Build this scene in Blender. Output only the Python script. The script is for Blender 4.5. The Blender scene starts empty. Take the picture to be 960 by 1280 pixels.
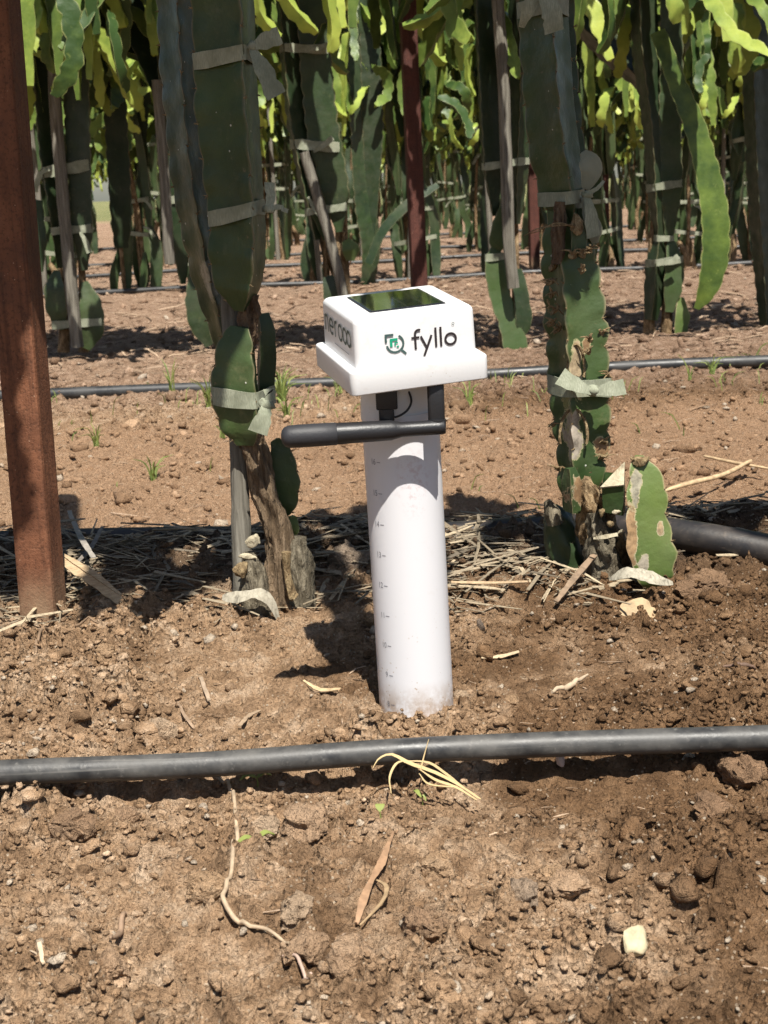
import bpy, bmesh, math, random
import numpy as np
from mathutils import Vector, Matrix

random.seed(7)
RNG = np.random.default_rng(11)
SC = bpy.context.scene
COL = SC.collection
R = math.radians

# ------------------------------------------------------------------ camera
CAM_H = 0.445
PITCH = math.atan(405 / 1800)
ROLL = R(2.58)
FPX = 1800.0
cF = np.array([0, math.cos(PITCH), -math.sin(PITCH)])
cU0 = np.array([0, math.sin(PITCH), math.cos(PITCH)])
cR0 = np.array([1.0, 0, 0])
cR = math.cos(ROLL) * cR0 - math.sin(ROLL) * cU0
cU = math.sin(ROLL) * cR0 + math.cos(ROLL) * cU0
cC = np.array([0, 0, CAM_H])
cam = bpy.data.cameras.new('camera')
cam.sensor_fit = 'VERTICAL'
cam.sensor_height = 36.0
cam.lens = FPX / 1280 * 36.0
cam.clip_start = 0.02
cam.clip_end = 2000
cam.dof.use_dof = True
cam.dof.focus_distance = 1.27
cam.dof.aperture_fstop = 24
camo = bpy.data.objects.new('camera', cam)
COL.objects.link(camo)
m = Matrix.Identity(4)
for i in range(3):
    m[i][0], m[i][1], m[i][2], m[i][3] = cR[i], cU[i], -cF[i], cC[i]
camo.matrix_world = m
SC.camera = camo

# ------------------------------------------------------------------ sky and sun
SUN_EL, SUN_AZ = R(60), R(180 - 12)          # compass style: 0 = +Y, clockwise
world = bpy.data.worlds.new('World')
SC.world = world
world.use_nodes = True
wn = world.node_tree.nodes
wl = world.node_tree.links
bg = wn['Background']
sky = wn.new('ShaderNodeTexSky')
sky.sky_type = 'NISHITA'
sky.sun_disc = False
sky.sun_elevation = SUN_EL
sky.sun_rotation = SUN_AZ
sky.dust_density = 1.0
wl.new(sky.outputs[0], bg.inputs[0])
bg.inputs[1].default_value = 0.056
sun = bpy.data.lights.new('sun', 'SUN')
sun.energy = 5.0
sun.angle = R(0.53)
sun.color = (1.0, 0.955, 0.87)
suno = bpy.data.objects.new('sun', sun)
COL.objects.link(suno)
sd = Vector((math.sin(SUN_AZ) * math.cos(SUN_EL), math.cos(SUN_AZ) * math.cos(SUN_EL), math.sin(SUN_EL)))
suno.rotation_euler = sd.to_track_quat('Z', 'Y').to_euler()
suno.location = (1, -2, 5)
vs = SC.view_settings
vs.view_transform = 'Standard'
vs.look = 'None'
vs.exposure = 0.8
vs.gamma = 1.0
vs.use_curve_mapping = False
SC.cycles.use_denoising = True
SC.cycles.denoiser = 'OPENIMAGEDENOISE'
SC.cycles.denoising_input_passes = 'RGB_ALBEDO_NORMAL'
SC.cycles.denoising_prefilter = 'NONE'
SC.cycles.use_adaptive_sampling = True
SC.cycles.adaptive_threshold = 0.02
SC.cycles.max_bounces = 4
SC.cycles.diffuse_bounces = 2
SC.cycles.glossy_bounces = 2
SC.cycles.transmission_bounces = 3


# ------------------------------------------------------------------ helpers
def ray(x, y):
    return cF * FPX + cR * (x - 480) - cU * (y - 640)


def at(x, y, Y):
    d = ray(x, y)
    return cC + d * (Y / d[1])


def on_z(x, y, z=0.0):
    d = ray(x, y)
    return cC + d * ((z - CAM_H) / d[2])


def _hash(ix, iy, s):
    h = (ix.astype(np.int64) * 374761393 + iy.astype(np.int64) * 668265263 + s * 974634777) & 0xFFFFFFFF
    h = ((h ^ (h >> 13)) * 1274126177) & 0xFFFFFFFF
    h = h ^ (h >> 16)
    return (h & 0xFFFFFF) / float(0x1000000)


def perlin(x, y, s=0):
    x = np.asarray(x, float); y = np.asarray(y, float)
    ix, iy = np.floor(x), np.floor(y)
    fx, fy = x - ix, y - iy
    u, v = fx * fx * fx * (fx * (fx * 6 - 15) + 10), fy * fy * fy * (fy * (fy * 6 - 15) + 10)
    def g(a, b):
        t = _hash(ix + a, iy + b, s) * 2 * np.pi
        return np.cos(t) * (fx - a) + np.sin(t) * (fy - b)
    return ((g(0, 0) * (1 - u) + g(1, 0) * u) * (1 - v) + (g(0, 1) * (1 - u) + g(1, 1) * u) * v) * 1.5


def fbm(x, y, s=0, n=4):
    r, a = 0, 1.0
    for i in range(n):
        r = r + a * perlin(x, y, s + i * 17)
        x, y, a = x * 2.03 + 5.1, y * 2.03 + 1.7, a * 0.5
    return r


def lumps(x, y, s=0, fill=0.6, rad=0.62):
    """rounded clods: per-cell domes of random height"""
    ix, iy = np.floor(x), np.floor(y)
    out = np.zeros_like(x)
    for a in (-1, 0, 1):
        for b in (-1, 0, 1):
            cx, cy = ix + a, iy + b
            px_ = cx + 0.15 + 0.7 * _hash(cx, cy, s)
            py_ = cy + 0.15 + 0.7 * _hash(cx, cy, s + 1)
            k = _hash(cx, cy, s + 2)
            rr = rad * (0.55 + 0.6 * _hash(cx, cy, s + 3))
            d2 = ((x - px_) ** 2 + (y - py_) ** 2) / rr ** 2
            dome = np.sqrt(np.clip(1 - d2, 0, 1)) * (0.35 + 0.65 * _hash(cx, cy, s + 4)) * (k < fill)
            out = np.maximum(out, dome)
    return out


_ty = np.arange(-60, 900, 0.02)
_ky = [-60, .3, .75, .95, 1.05, 1.2, 1.4, 1.52, 1.66, 1.78, 1.93, 2.05, 2.18, 2.7, 3.2, 4.0, 4.6, 5.2]
_kz = [-.03, -.02, -.016, -.013, -.006, 0, .003, .010, .033, .033, -.03, -.052, -.042, .014, .013, .012, -.03, -.0]
_tz = np.interp(_ty, _ky, _kz)
_far = .012 + .028 * np.cos(2 * np.pi * (_ty - 6.2) / 2.5)
_tz = np.where(_ty > 5.2, _far * np.clip((34 - _ty) / 4, 0, 1), _tz)
_k = np.ones(7) / 7
_tz = np.convolve(np.pad(_tz, 3, mode='edge'), _k, 'valid')


def height(X, Y, fine=True):
    X = np.atleast_1d(np.asarray(X, float)); Y = np.atleast_1d(np.asarray(Y, float))
    yw = Y + 0.05 * perlin(X * 1.7, Y * 1.2, 3) * np.clip((Y - 1.3) * 3, 0, 1)
    z = np.interp(yw, _ty, _tz)
    z = z - 0.026 * np.exp(-((X - 0.17) / 0.12) ** 2 - ((Y - 1.0) / 0.055) ** 2)
    z = z + 0.016 * np.exp(-((X - 0.34) / 0.06) ** 2 - ((Y - 0.97) / 0.06) ** 2)
    z = z - 0.016 * np.exp(-((Y - 1.055) / 0.034) ** 2)
    # soil heaped round the sensor tube's foot
    d = np.hypot(X + 0.015, Y - 1.175)
    z = z + 0.004 * np.exp(-(d / 0.045) ** 2)
    # hollow in the near ground
    z = z - 0.014 * np.exp(-((X + 0.11) / 0.07) ** 2 - ((Y - 0.80) / 0.035) ** 2)
    near = np.clip((2.0 - Y) / 0.15, 0, 1)
    slope = np.clip((Y - 1.95) / 0.12, 0, 1) * np.clip((2.75 - Y) / 0.12, 0, 1)
    rough = np.clip(1 - 0.5 * slope, 0, 1)
    far = np.clip((9 - Y) / 4, 0, 1)
    z = z + 0.010 * fbm(X * 4, Y * 4, 21, 3) * rough
    if not fine:
        return z
    wx = X + 0.022 * fbm(X * 34, Y * 34, 31, 3)
    wy = Y + 0.022 * fbm(X * 34, Y * 34, 41, 3)
    patch = np.clip(0.5 + 1.1 * fbm(X * 5 + 3, Y * 5, 51, 2), 0, 1)
    patch = np.maximum(patch, np.exp(-((X - .09) / .13) ** 2 - ((Y - .82) / .09) ** 2))
    patch = np.maximum(patch, .9 * np.exp(-((X + .10) / .05) ** 2 - ((Y - .93) / .06) ** 2))
    patch = np.where(Y < 1.5, patch, 0.45)
    smooth_zone = np.exp(-((X - 0.16) / 0.16) ** 2 - ((Y - 1.27) / 0.1) ** 2)
    patch = patch * (1 - 0.75 * smooth_zone)
    rough = rough * (1 - 0.5 * smooth_zone)
    hi = fbm(X * 60, Y * 60, 91, 4)
    er = np.clip(0.75 + 0.9 * hi, 0.1, 1.6)
    z = z + 0.019 * lumps(wx * 17, wy * 17, 61, .5) * er * patch * rough * far
    z = z + 0.014 * lumps(wx * 27 + 7, wy * 27, 65, .5) * er * patch * rough * far
    z = z + 0.0075 * lumps(wx * 42, wy * 42, 71, .5) * er * (0.25 + 0.75 * patch) * rough * np.clip((5 - Y) / 2, 0, 1)
    z = z + 0.0040 * lumps(wx * 95, wy * 95, 81, .6) * rough * np.clip((3.4 - Y), 0, 1)
    ridge = 1 - 2 * np.abs(perlin(wx * 55 + 3, wy * 55, 97))
    z = z + (0.0060 * hi + 0.0022 * ridge) * (0.5 + 0.5 * rough) * np.clip((4 - Y), 0, 1)
    return z


def gz(x, y):
    return float(height(x, y)[0])


def gp(px, py, dz=0.0):
    """point on the soil that shows at picture position px, py"""
    z = 0.0
    for _ in range(8):
        p = on_z(px, py, z)
        z = 0.5 * z + 0.5 * float(height(p[0], p[1], False)[0])
    p = on_z(px, py, z)
    p[2] = gz(p[0], p[1]) + dz
    return p


# ---------------- object helpers
def tag(o, label=None, cat=None, group=None, kind=None):
    if label: o['label'] = label
    if cat: o['category'] = cat
    if group: o['group'] = group
    if kind: o['kind'] = kind
    return o


def empty(name, loc, rot=(0, 0, 0)):
    o = bpy.data.objects.new(name, None)
    COL.objects.link(o)
    o.location = loc
    o.rotation_euler = rot
    o.empty_display_size = 0.02
    return o


def make_mesh(name, verts, faces, mat, smooth=True, attrs=None):
    me = bpy.data.meshes.new(name)
    v = np.asarray(verts, dtype=np.float32).reshape(-1, 3)
    if isinstance(faces, np.ndarray) and faces.ndim == 2:
        n, k = faces.shape
        me.vertices.add(len(v)); me.vertices.foreach_set('co', v.ravel())
        me.loops.add(n * k); me.loops.foreach_set('vertex_index', faces.astype(np.int32).ravel())
        me.polygons.add(n)
        me.polygons.foreach_set('loop_start', np.arange(0, n * k, k, dtype=np.int32))
        me.polygons.foreach_set('loop_total', np.full(n, k, dtype=np.int32))
        me.update(calc_edges=True)
        me.validate()
    else:
        me.from_pydata([tuple(map(float, q)) for q in v], [], [tuple(map(int, f)) for f in faces])
        me.update()
    if smooth and len(me.polygons):
        me.polygons.foreach_set('use_smooth', np.ones(len(me.polygons), dtype=bool))
        if len(me.polygons) < 60000:
            me.set_sharp_from_angle(angle=R(58))
    for k_, a in (attrs or {}).items():
        at_ = me.attributes.new(k_, 'FLOAT', 'POINT')
        at_.data.foreach_set('value', np.asarray(a, dtype=np.float32))
    if mat is not None:
        me.materials.append(mat)
    return me


def obj(name, me, parent=None, world_origin=None):
    o = bpy.data.objects.new(name, me)
    COL.objects.link(o)
    if parent is not None:
        o.parent = parent
    return o


class MB:
    """collects shapes with attributes into one mesh"""
    def __init__(s):
        s.v = []; s.f = []; s.a = {}; s.n = 0
    def add(s, verts, faces, **attrs):
        verts = np.asarray(verts, float).reshape(-1, 3)
        s.v.append(verts)
        s.f += [tuple(int(i) + s.n for i in f) for f in faces]
        for k_, a in attrs.items():
            s.a.setdefault(k_, []).append((s.n, np.broadcast_to(np.asarray(a, float), (len(verts),))))
        s.n += len(verts)
        return s
    def build(s, name, mat, parent=None, smooth=True, off=None):
        v = np.concatenate(s.v)
        if off is not None:
            v = v - np.asarray(off, float)
        at_ = {}
        for k_, l in s.a.items():
            arr = np.zeros(s.n)
            for st, a in l:
                arr[st:st + len(a)] = a
            at_[k_] = arr
        return obj(name, make_mesh(name, v, s.f, mat, smooth, at_), parent)


def catmull(pts, n):
    pts = np.asarray(pts, float)
    if len(pts) == 2:
        t = np.linspace(0, 1, n)[:, None]
        return pts[0] * (1 - t) + pts[1] * t
    P = np.vstack([2 * pts[0] - pts[1], pts, 2 * pts[-1] - pts[-2]])
    seg = len(pts) - 1
    t = np.linspace(0, seg, n)
    i = np.minimum(t.astype(int), seg - 1); u = (t - i)[:, None]
    p0, p1, p2, p3 = P[i], P[i + 1], P[i + 2], P[i + 3]
    return 0.5 * (2 * p1 + (p2 - p0) * u + (2 * p0 - 5 * p1 + 4 * p2 - p3) * u * u + (3 * p1 - p0 - 3 * p2 + p3) * u ** 3)


def frames(path, ref):
    """parallel transported frames; returns tangent, e1 (starts nearest ref), e2"""
    T = np.gradient(path, axis=0)
    T /= np.linalg.norm(T, axis=1)[:, None] + 1e-12
    e = np.asarray(ref, float)
    E1, E2 = [], []
    for t in T:
        e = e - t * e.dot(t)
        n_ = np.linalg.norm(e)
        if n_ < 1e-6:
            e = np.cross(t, [0.3, 0.5, 0.8]); n_ = np.linalg.norm(e)
        e = e / n_
        E1.append(e)
    E1 = np.array(E1)
    return T, E1, np.cross(T, E1)


def tube(path, rad, k=10, ref=(0, -1, 0.1), caps=True, jitter=0.0, oval=1.0):
    path = np.asarray(path, float)
    n = len(path)
    rad = np.broadcast_to(np.asarray(rad, float), (n,))
    T, e1, e2 = frames(path, ref)
    ang = np.linspace(0, 2 * np.pi, k, endpoint=False)
    v = []
    for i in range(n):
        rr = rad[i] * (1 + jitter * RNG.uniform(-1, 1, k))
        v.append(path[i] + np.outer(np.cos(ang) * rr, e1[i]) * oval + np.outer(np.sin(ang) * rr, e2[i]))
    v = np.concatenate(v)
    f = [(i * k + j, i * k + (j + 1) % k, (i + 1) * k + (j + 1) % k, (i + 1) * k + j) for i in range(n - 1) for j in range(k)]
    if caps:
        f.append(tuple(range(k - 1, -1, -1)))
        f.append(tuple((n - 1) * k + j for j in range(k)))
    return v, f


def ribbed(path, width, nrib=3, rot=0.0, lobe=0.035, scallop=0.13, valley=0.45, nsec=None, ref=(0, -1, 0.05), twist=0.0,
           fin=0.055, per_lobe=6, wob=0.0, lite=False):
    """succulent three or four ribbed cactus stem with notched margins.
    width: list of visible widths along the path; rot=0 puts one rib toward ref."""
    path = np.asarray(path, float)
    L = np.sum(np.linalg.norm(np.diff(path, axis=0), axis=1))
    if nsec is None:
        nsec = max(8, int(L / lobe * per_lobe))
    p = catmull(path, nsec)
    w = np.interp(np.linspace(0, 1, nsec), np.linspace(0, 1, len(width)), width)
    T, e1, e2 = frames(p, ref)
    s = np.concatenate([[0], np.cumsum(np.linalg.norm(np.diff(p, axis=0), axis=1))])
    half = math.pi / nrib
    m_ = 4 if lite else 6
    k = m_ * nrib
    V = np.zeros((nsec, k, 3)); E = np.zeros((nsec, k)); S = np.zeros((nsec, k))
    ph = [random.random() for _ in range(nrib)]
    # distance to stem ends shrinks the stem smoothly (rounded ends come from width list)
    for r_ in range(nrib):
        u = (s / lobe + ph[r_]) % 1.0
        sh = 1 - np.abs(np.sin(np.pi * (u ** 0.8))) ** 0.55
        tipr = 1 - scallop * sh + wob * perlin(s / 0.05 + ph[r_] * 40, s * 0 + r_ * 7.3, 5)
        if lite:
            jj = (np.arange(nsec) + r_) % 3
            sh = np.where(jj == 0, 1.0, np.where(jj == 1, .25, 0.0))
            tipr = 1 - scallop * sh
        side = 0.03 * np.sin(2 * np.pi * u + r_)
        phi = rot + r_ * 2 * half + twist * s
        R_ = w / 1.73 if nrib == 3 else w / 1.85
        cv, sv = math.cos(half), math.sin(half)
        loc = [(valley * cv, -valley * sv, 0.0), (0.60, -0.165, .15), (0.93, -fin, .7), (1.0, 0.0, 1.0), (0.93, fin, .7), (0.60, 0.165, .15)]
        if lite:
            loc = [loc[0], (0.74, -0.12, .3), loc[3], (0.74, 0.12, .3)]
        for j, (a, b, e) in enumerate(loc):
            sc = tipr if a > .9 else (0.5 + 0.5 * tipr if j else 1.0)
            A = a * sc * R_
            B = (b + (side if a > .9 else 0)) * R_
            x = A * np.cos(phi) - B * np.sin(phi)
            y = A * np.sin(phi) + B * np.cos(phi)
            V[:, r_ * m_ + j] = p + e1 * x[:, None] + e2 * y[:, None]
            E[:, r_ * m_ + j] = e
            S[:, r_ * m_ + j] = sh if a > .9 else 0
    f = [(i * k + j, i * k + (j + 1) % k, (i + 1) * k + (j + 1) % k, (i + 1) * k + j) for i in range(nsec - 1) for j in range(k)]
    f.append(tuple(range(k - 1, -1, -1)))
    f.append(tuple((nsec - 1) * k + j for j in range(k)))
    t = np.repeat(np.linspace(0, 1, nsec), k)
    info = dict(p=p, e1=e1, e2=e2, w=w, V=V, S=S, s=s, nrib=nrib)
    return V.reshape(-1, 3), f, E.ravel(), t, info


def ribbon(path, wid, normal=(0, 0, 1), th=0.0006):
    """flat strip with thickness; wid list"""
    p = np.asarray(path, float); n = len(p)
    w = np.interp(np.linspace(0, 1, n), np.linspace(0, 1, len(wid)), wid) if np.ndim(wid) else np.full(n, wid)
    w = w * (1 + .22 * perlin(np.arange(n) * 1.3 + p[0, 0] * 97, np.full(n, p[0, 2] * 53), 4))
    T, e1, e2 = frames(p, normal)
    v = []
    for i in range(n):
        a = e2[i] * w[i] / 2; b = e1[i] * th / 2
        v += [p[i] - a - b, p[i] + a - b, p[i] + a + b, p[i] - a + b]
    f = [(i * 4 + j, i * 4 + (j + 1) % 4, i * 4 + 4 + (j + 1) % 4, i * 4 + 4 + j) for i in range(n - 1) for j in range(4)]
    f += [(3, 2, 1, 0), tuple((n - 1) * 4 + j for j in range(4))]
    return np.array(v), f


def ico(sub):
    bm = bmesh.new()
    bmesh.ops.create_icosphere(bm, subdivisions=sub, radius=1)
    v = np.array([q.co[:] for q in bm.verts]); f = np.array([[a.index for a in q.verts] for q in bm.faces])
    bm.free()
    return v, f


ICO = {s: ico(s) for s in (1, 2, 3, 4)}


def noise3(v, freq, seed):
    return (perlin(v[:, 0] * freq + seed, v[:, 1] * freq + 3.1 * seed, seed) + perlin(v[:, 1] * freq - seed, v[:, 2] * freq + seed, seed + 1) +
            perlin(v[:, 2] * freq + 2 * seed, v[:, 0] * freq - seed, seed + 2)) / 1.6


def rock(seed, sub=3, sx=1, sy=1, sz=1, rough=0.35, flat=0.0):
    v, f = ICO[sub]
    q = v * (1 + noise3(v, 1.1, seed) * rough + noise3(v, 2.7, seed + 9) * rough * 0.5)[:, None]
    rs = np.random.default_rng(seed)
    for _ in range(9):                       # broken facets
        d = rs.normal(size=3); d /= np.linalg.norm(d)
        k = q @ d; c = 0.58 + 0.28 * rs.random()
        q = q - np.outer(np.clip(k - c, 0, None) * 0.8, d)
    q = q * (1 + noise3(v, 6.0, seed + 19) * rough * 0.32 + (noise3(v, 13.0, seed + 29) * rough * 0.3 if sub > 3 else 0))[:, None]
    return q * np.array([sx, sy, sz]), f


def rotz(v, a):
    c, s = math.cos(a), math.sin(a)
    return v @ np.array([[c, s, 0], [-s, c, 0], [0, 0, 1]])


# ------------------------------------------------------------------ materials
class NT:
    def __init__(s, name):
        s.m = bpy.data.materials.new(name); s.m.use_nodes = True
        s.t = s.m.node_tree; s.n = s.t.nodes; s.l = s.t.links
        s.b = s.n['Principled BSDF']
        s.tc = s.n.new('ShaderNodeTexCoord')
        s.co = s.tc.outputs['Object']
    def world_co(s):
        g = s.n.new('ShaderNodeNewGeometry'); s.co = g.outputs['Position']; return s.co
    def link(s, a, b): s.l.new(a, b)
    def noise(s, scale, detail=3, rough=.55, co=None, dist=0):
        n = s.n.new('ShaderNodeTexNoise'); n.inputs['Scale'].default_value = scale
        n.inputs['Detail'].default_value = detail; n.inputs['Roughness'].default_value = rough
        n.inputs['Distortion'].default_value = dist
        s.link(co or s.co, n.inputs['Vector']); return n.outputs[0]
    def voro(s, scale, feature='F1', out='Distance', co=None, rnd=1):
        n = s.n.new('ShaderNodeTexVoronoi'); n.feature = feature; n.inputs['Scale'].default_value = scale
        n.inputs['Randomness'].default_value = rnd
        s.link(co or s.co, n.inputs['Vector']); return n.outputs[out]
    def ramp(s, fac, stops, interp='LINEAR'):
        r_ = s.n.new('ShaderNodeValToRGB'); r_.color_ramp.interpolation = interp
        e = r_.color_ramp.elements
        while len(e) < len(stops): e.new(0.5)
        for q, (p, c) in zip(e, stops):
            q.position = p
            q.color = (c, c, c, 1) if np.ndim(c) == 0 else (*c, 1)
        s.link(fac, r_.inputs[0]); return r_.outputs[0]
    def mix(s, fac, a, b, mode='MIX'):
        x = s.n.new('ShaderNodeMix'); x.data_type = 'RGBA'; x.blend_type = mode
        for i, q in ((0, fac), (6, a), (7, b)):
            if hasattr(q, 'is_linked'): s.link(q, x.inputs[i])
            elif i == 0: x.inputs[0].default_value = q
            else: x.inputs[i].default_value = (*q, 1)
        return x.outputs[2]
    def math(s, op, a, b=0.0):
        x = s.n.new('ShaderNodeMath'); x.operation = op; x.use_clamp = False
        for i, q in enumerate((a, b)):
            if hasattr(q, 'is_linked'): s.link(q, x.inputs[i])
            else: x.inputs[i].default_value = q
        return x.outputs[0]
    def attr(s, name):
        a = s.n.new('ShaderNodeAttribute'); a.attribute_name = name; return a.outputs['Fac']
    def island(s):
        return s.n.new('ShaderNodeNewGeometry').outputs['Random Per Island']
    def objrand(s):
        return s.n.new('ShaderNodeObjectInfo').outputs['Random']
    def mapping(s, scale, co=None):
        x = s.n.new('ShaderNodeMapping'); x.inputs['Scale'].default_value = scale
        s.link(co or s.co, x.inputs['Vector']); return x.outputs[0]
    def bump(s, h, dist, strength=1.0, prev=None):
        b = s.n.new('ShaderNodeBump'); b.inputs['Distance'].default_value = dist
        b.inputs['Strength'].default_value = strength
        s.link(h, b.inputs['Height'])
        if prev is not None: s.link(prev, b.inputs['Normal'])
        return b.outputs[0]
    def done(s, col, rough=.8, normal=None, spec=.3):
        if hasattr(col, 'is_linked'): s.link(col, s.b.inputs['Base Color'])
        else: s.b.inputs['Base Color'].default_value = (*col, 1)
        if hasattr(rough, 'is_linked'): s.link(rough, s.b.inputs['Roughness'])
        else: s.b.inputs['Roughness'].default_value = rough
        s.b.inputs['Specular IOR Level'].default_value = spec
        if normal is not None: s.link(normal, s.b.inputs['Normal'])
        return s.m


def soil_colour(t):
    """dry, moist and reddish earth by where it lies"""
    sep = t.n.new('ShaderNodeSeparateXYZ'); t.link(t.co, sep.inputs[0])
    y = sep.outputs[1]
    big = t.noise(3.4, 3, .6)
    mid = t.noise(26, 4, .7)
    dry = t.ramp(mid, [(.28, (.16, .095, .052)), (.5, (.37, .240, .143)), (.72, (.57, .42, .29))])
    moist = t.ramp(mid, [(.28, (.080, .044, .022)), (.55, (.195, .114, .060)), (.8, (.35, .225, .132))])
    wet = t.math('ADD', big, t.math('MULTIPLY', sep.outputs[0], -.50))
    col = t.mix(t.ramp(wet, [(.38, 0.0), (.50, 1.0)]), moist, dry)
    fine = t.noise(120, 4, .65)
    red = t.ramp(fine, [(.3, (.30, .182, .105)), (.7, (.41, .262, .163))])
    fur = t.math('MULTIPLY', t.ramp(t.math('DIVIDE', y, 10), [(.195, 0.0), (.21, 1.0), (.268, 1.0), (.283, 0.0)]), .85)
    col = t.mix(fur, col, red)
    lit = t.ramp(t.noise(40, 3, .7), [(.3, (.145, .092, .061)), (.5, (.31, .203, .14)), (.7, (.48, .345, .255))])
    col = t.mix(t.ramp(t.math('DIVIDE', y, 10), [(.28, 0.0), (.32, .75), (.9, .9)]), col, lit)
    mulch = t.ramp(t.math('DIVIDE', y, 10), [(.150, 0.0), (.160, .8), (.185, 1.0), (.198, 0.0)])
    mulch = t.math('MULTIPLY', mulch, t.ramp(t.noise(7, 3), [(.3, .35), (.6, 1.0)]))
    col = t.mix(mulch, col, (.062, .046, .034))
    grass = t.ramp(t.math('DIVIDE', y, 100), [(.27, 0.0), (.31, 1.0)])
    col = t.mix(grass, col, t.ramp(t.noise(.8, 4), [(.35, (.10, .13, .045)), (.65, (.26, .24, .11))]))
    return col, fine


def mat_soil():
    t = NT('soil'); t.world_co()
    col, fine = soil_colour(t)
    grain = t.noise(420, 3, .7)
    col = t.mix(t.ramp(grain, [(.33, .5), (.5, 0.0)]), col, (.13, .082, .050))
    pale = t.ramp(t.voro(260), [(.0, 1.0), (.2, 1.0), (.3, 0.0)])
    sel = t.ramp(t.noise(60, 2), [(.52, 0.0), (.64, .85)])
    col = t.mix(t.math('MULTIPLY', pale, sel), col, (.52, .42, .31))
    n1 = t.bump(t.noise(300, 4, .75), .007, 1.0)
    n2 = t.bump(t.voro(210), .004, .7, n1)
    return t.done(col, .95, n2, .1)


def mat_clod(name='clod_soil'):
    t = NT(name); t.world_co()
    col, fine = soil_colour(t)
    r = t.island()
    g = t.ramp(r, [(0, (.62, .60, .58)), (.5, (1, 1, 1)), (.9, (1.22, 1.22, 1.22)), (.93, (1.45, 1.5, 1.55))])
    col = t.mix(1.0, col, g, 'MULTIPLY')
    col = t.mix(t.ramp(r, [(.955, 0.0), (.965, .75)]), col, (.50, .43, .34))
    col = t.mix(t.ramp(t.noise(220, 4, .7), [(.32, .55), (.52, 0.0)]), col, (.10, .062, .036))
    return t.done(col, .95, t.bump(t.noise(380, 3, .75), .005, 1.0), .1)


def mat_big_clod(name, c, spec=.1, dark=.5, sc=1.0):
    t = NT(name); t.world_co()
    base, fine = soil_colour(t)
    n = t.noise(60 * sc, 4, .7)
    col = t.mix(.6, base, tuple(q * 1.05 for q in c))
    col = t.mix(t.ramp(n, [(.32, dark), (.52, 0.0)]), col, tuple(q * .4 for q in c))
    col = t.mix(t.ramp(t.noise(300, 3, .7), [(.58, 0.0), (.72, .5)]), col, tuple(min(1, q * 1.5) for q in c))
    nb = t.bump(t.noise(190 * sc, 4, .75), .008, 1.0)
    nb = t.bump(t.voro(120 * sc), .004, .6, nb)
    return t.done(col, .95, nb, spec)


def mat_straw(name='straw', lo=(.17, .125, .085), hi=(.52, .40, .26)):
    t = NT(name)
    r = t.island()
    base = t.ramp(r, [(0, lo), (.35, tuple((p + q) / 2.3 for p, q in zip(lo, hi))), (.7, tuple((p * .5 + q) / 1.5 for p, q in zip(lo, hi))), (1, hi)])
    st = t.noise(300, 3, .6)
    col = t.mix(t.ramp(st, [(.35, .45), (.6, 0.0)]), base, tuple(q * .6 for q in lo))
    return t.done(col, .75, t.bump(st, .0008, .6), .25)


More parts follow.
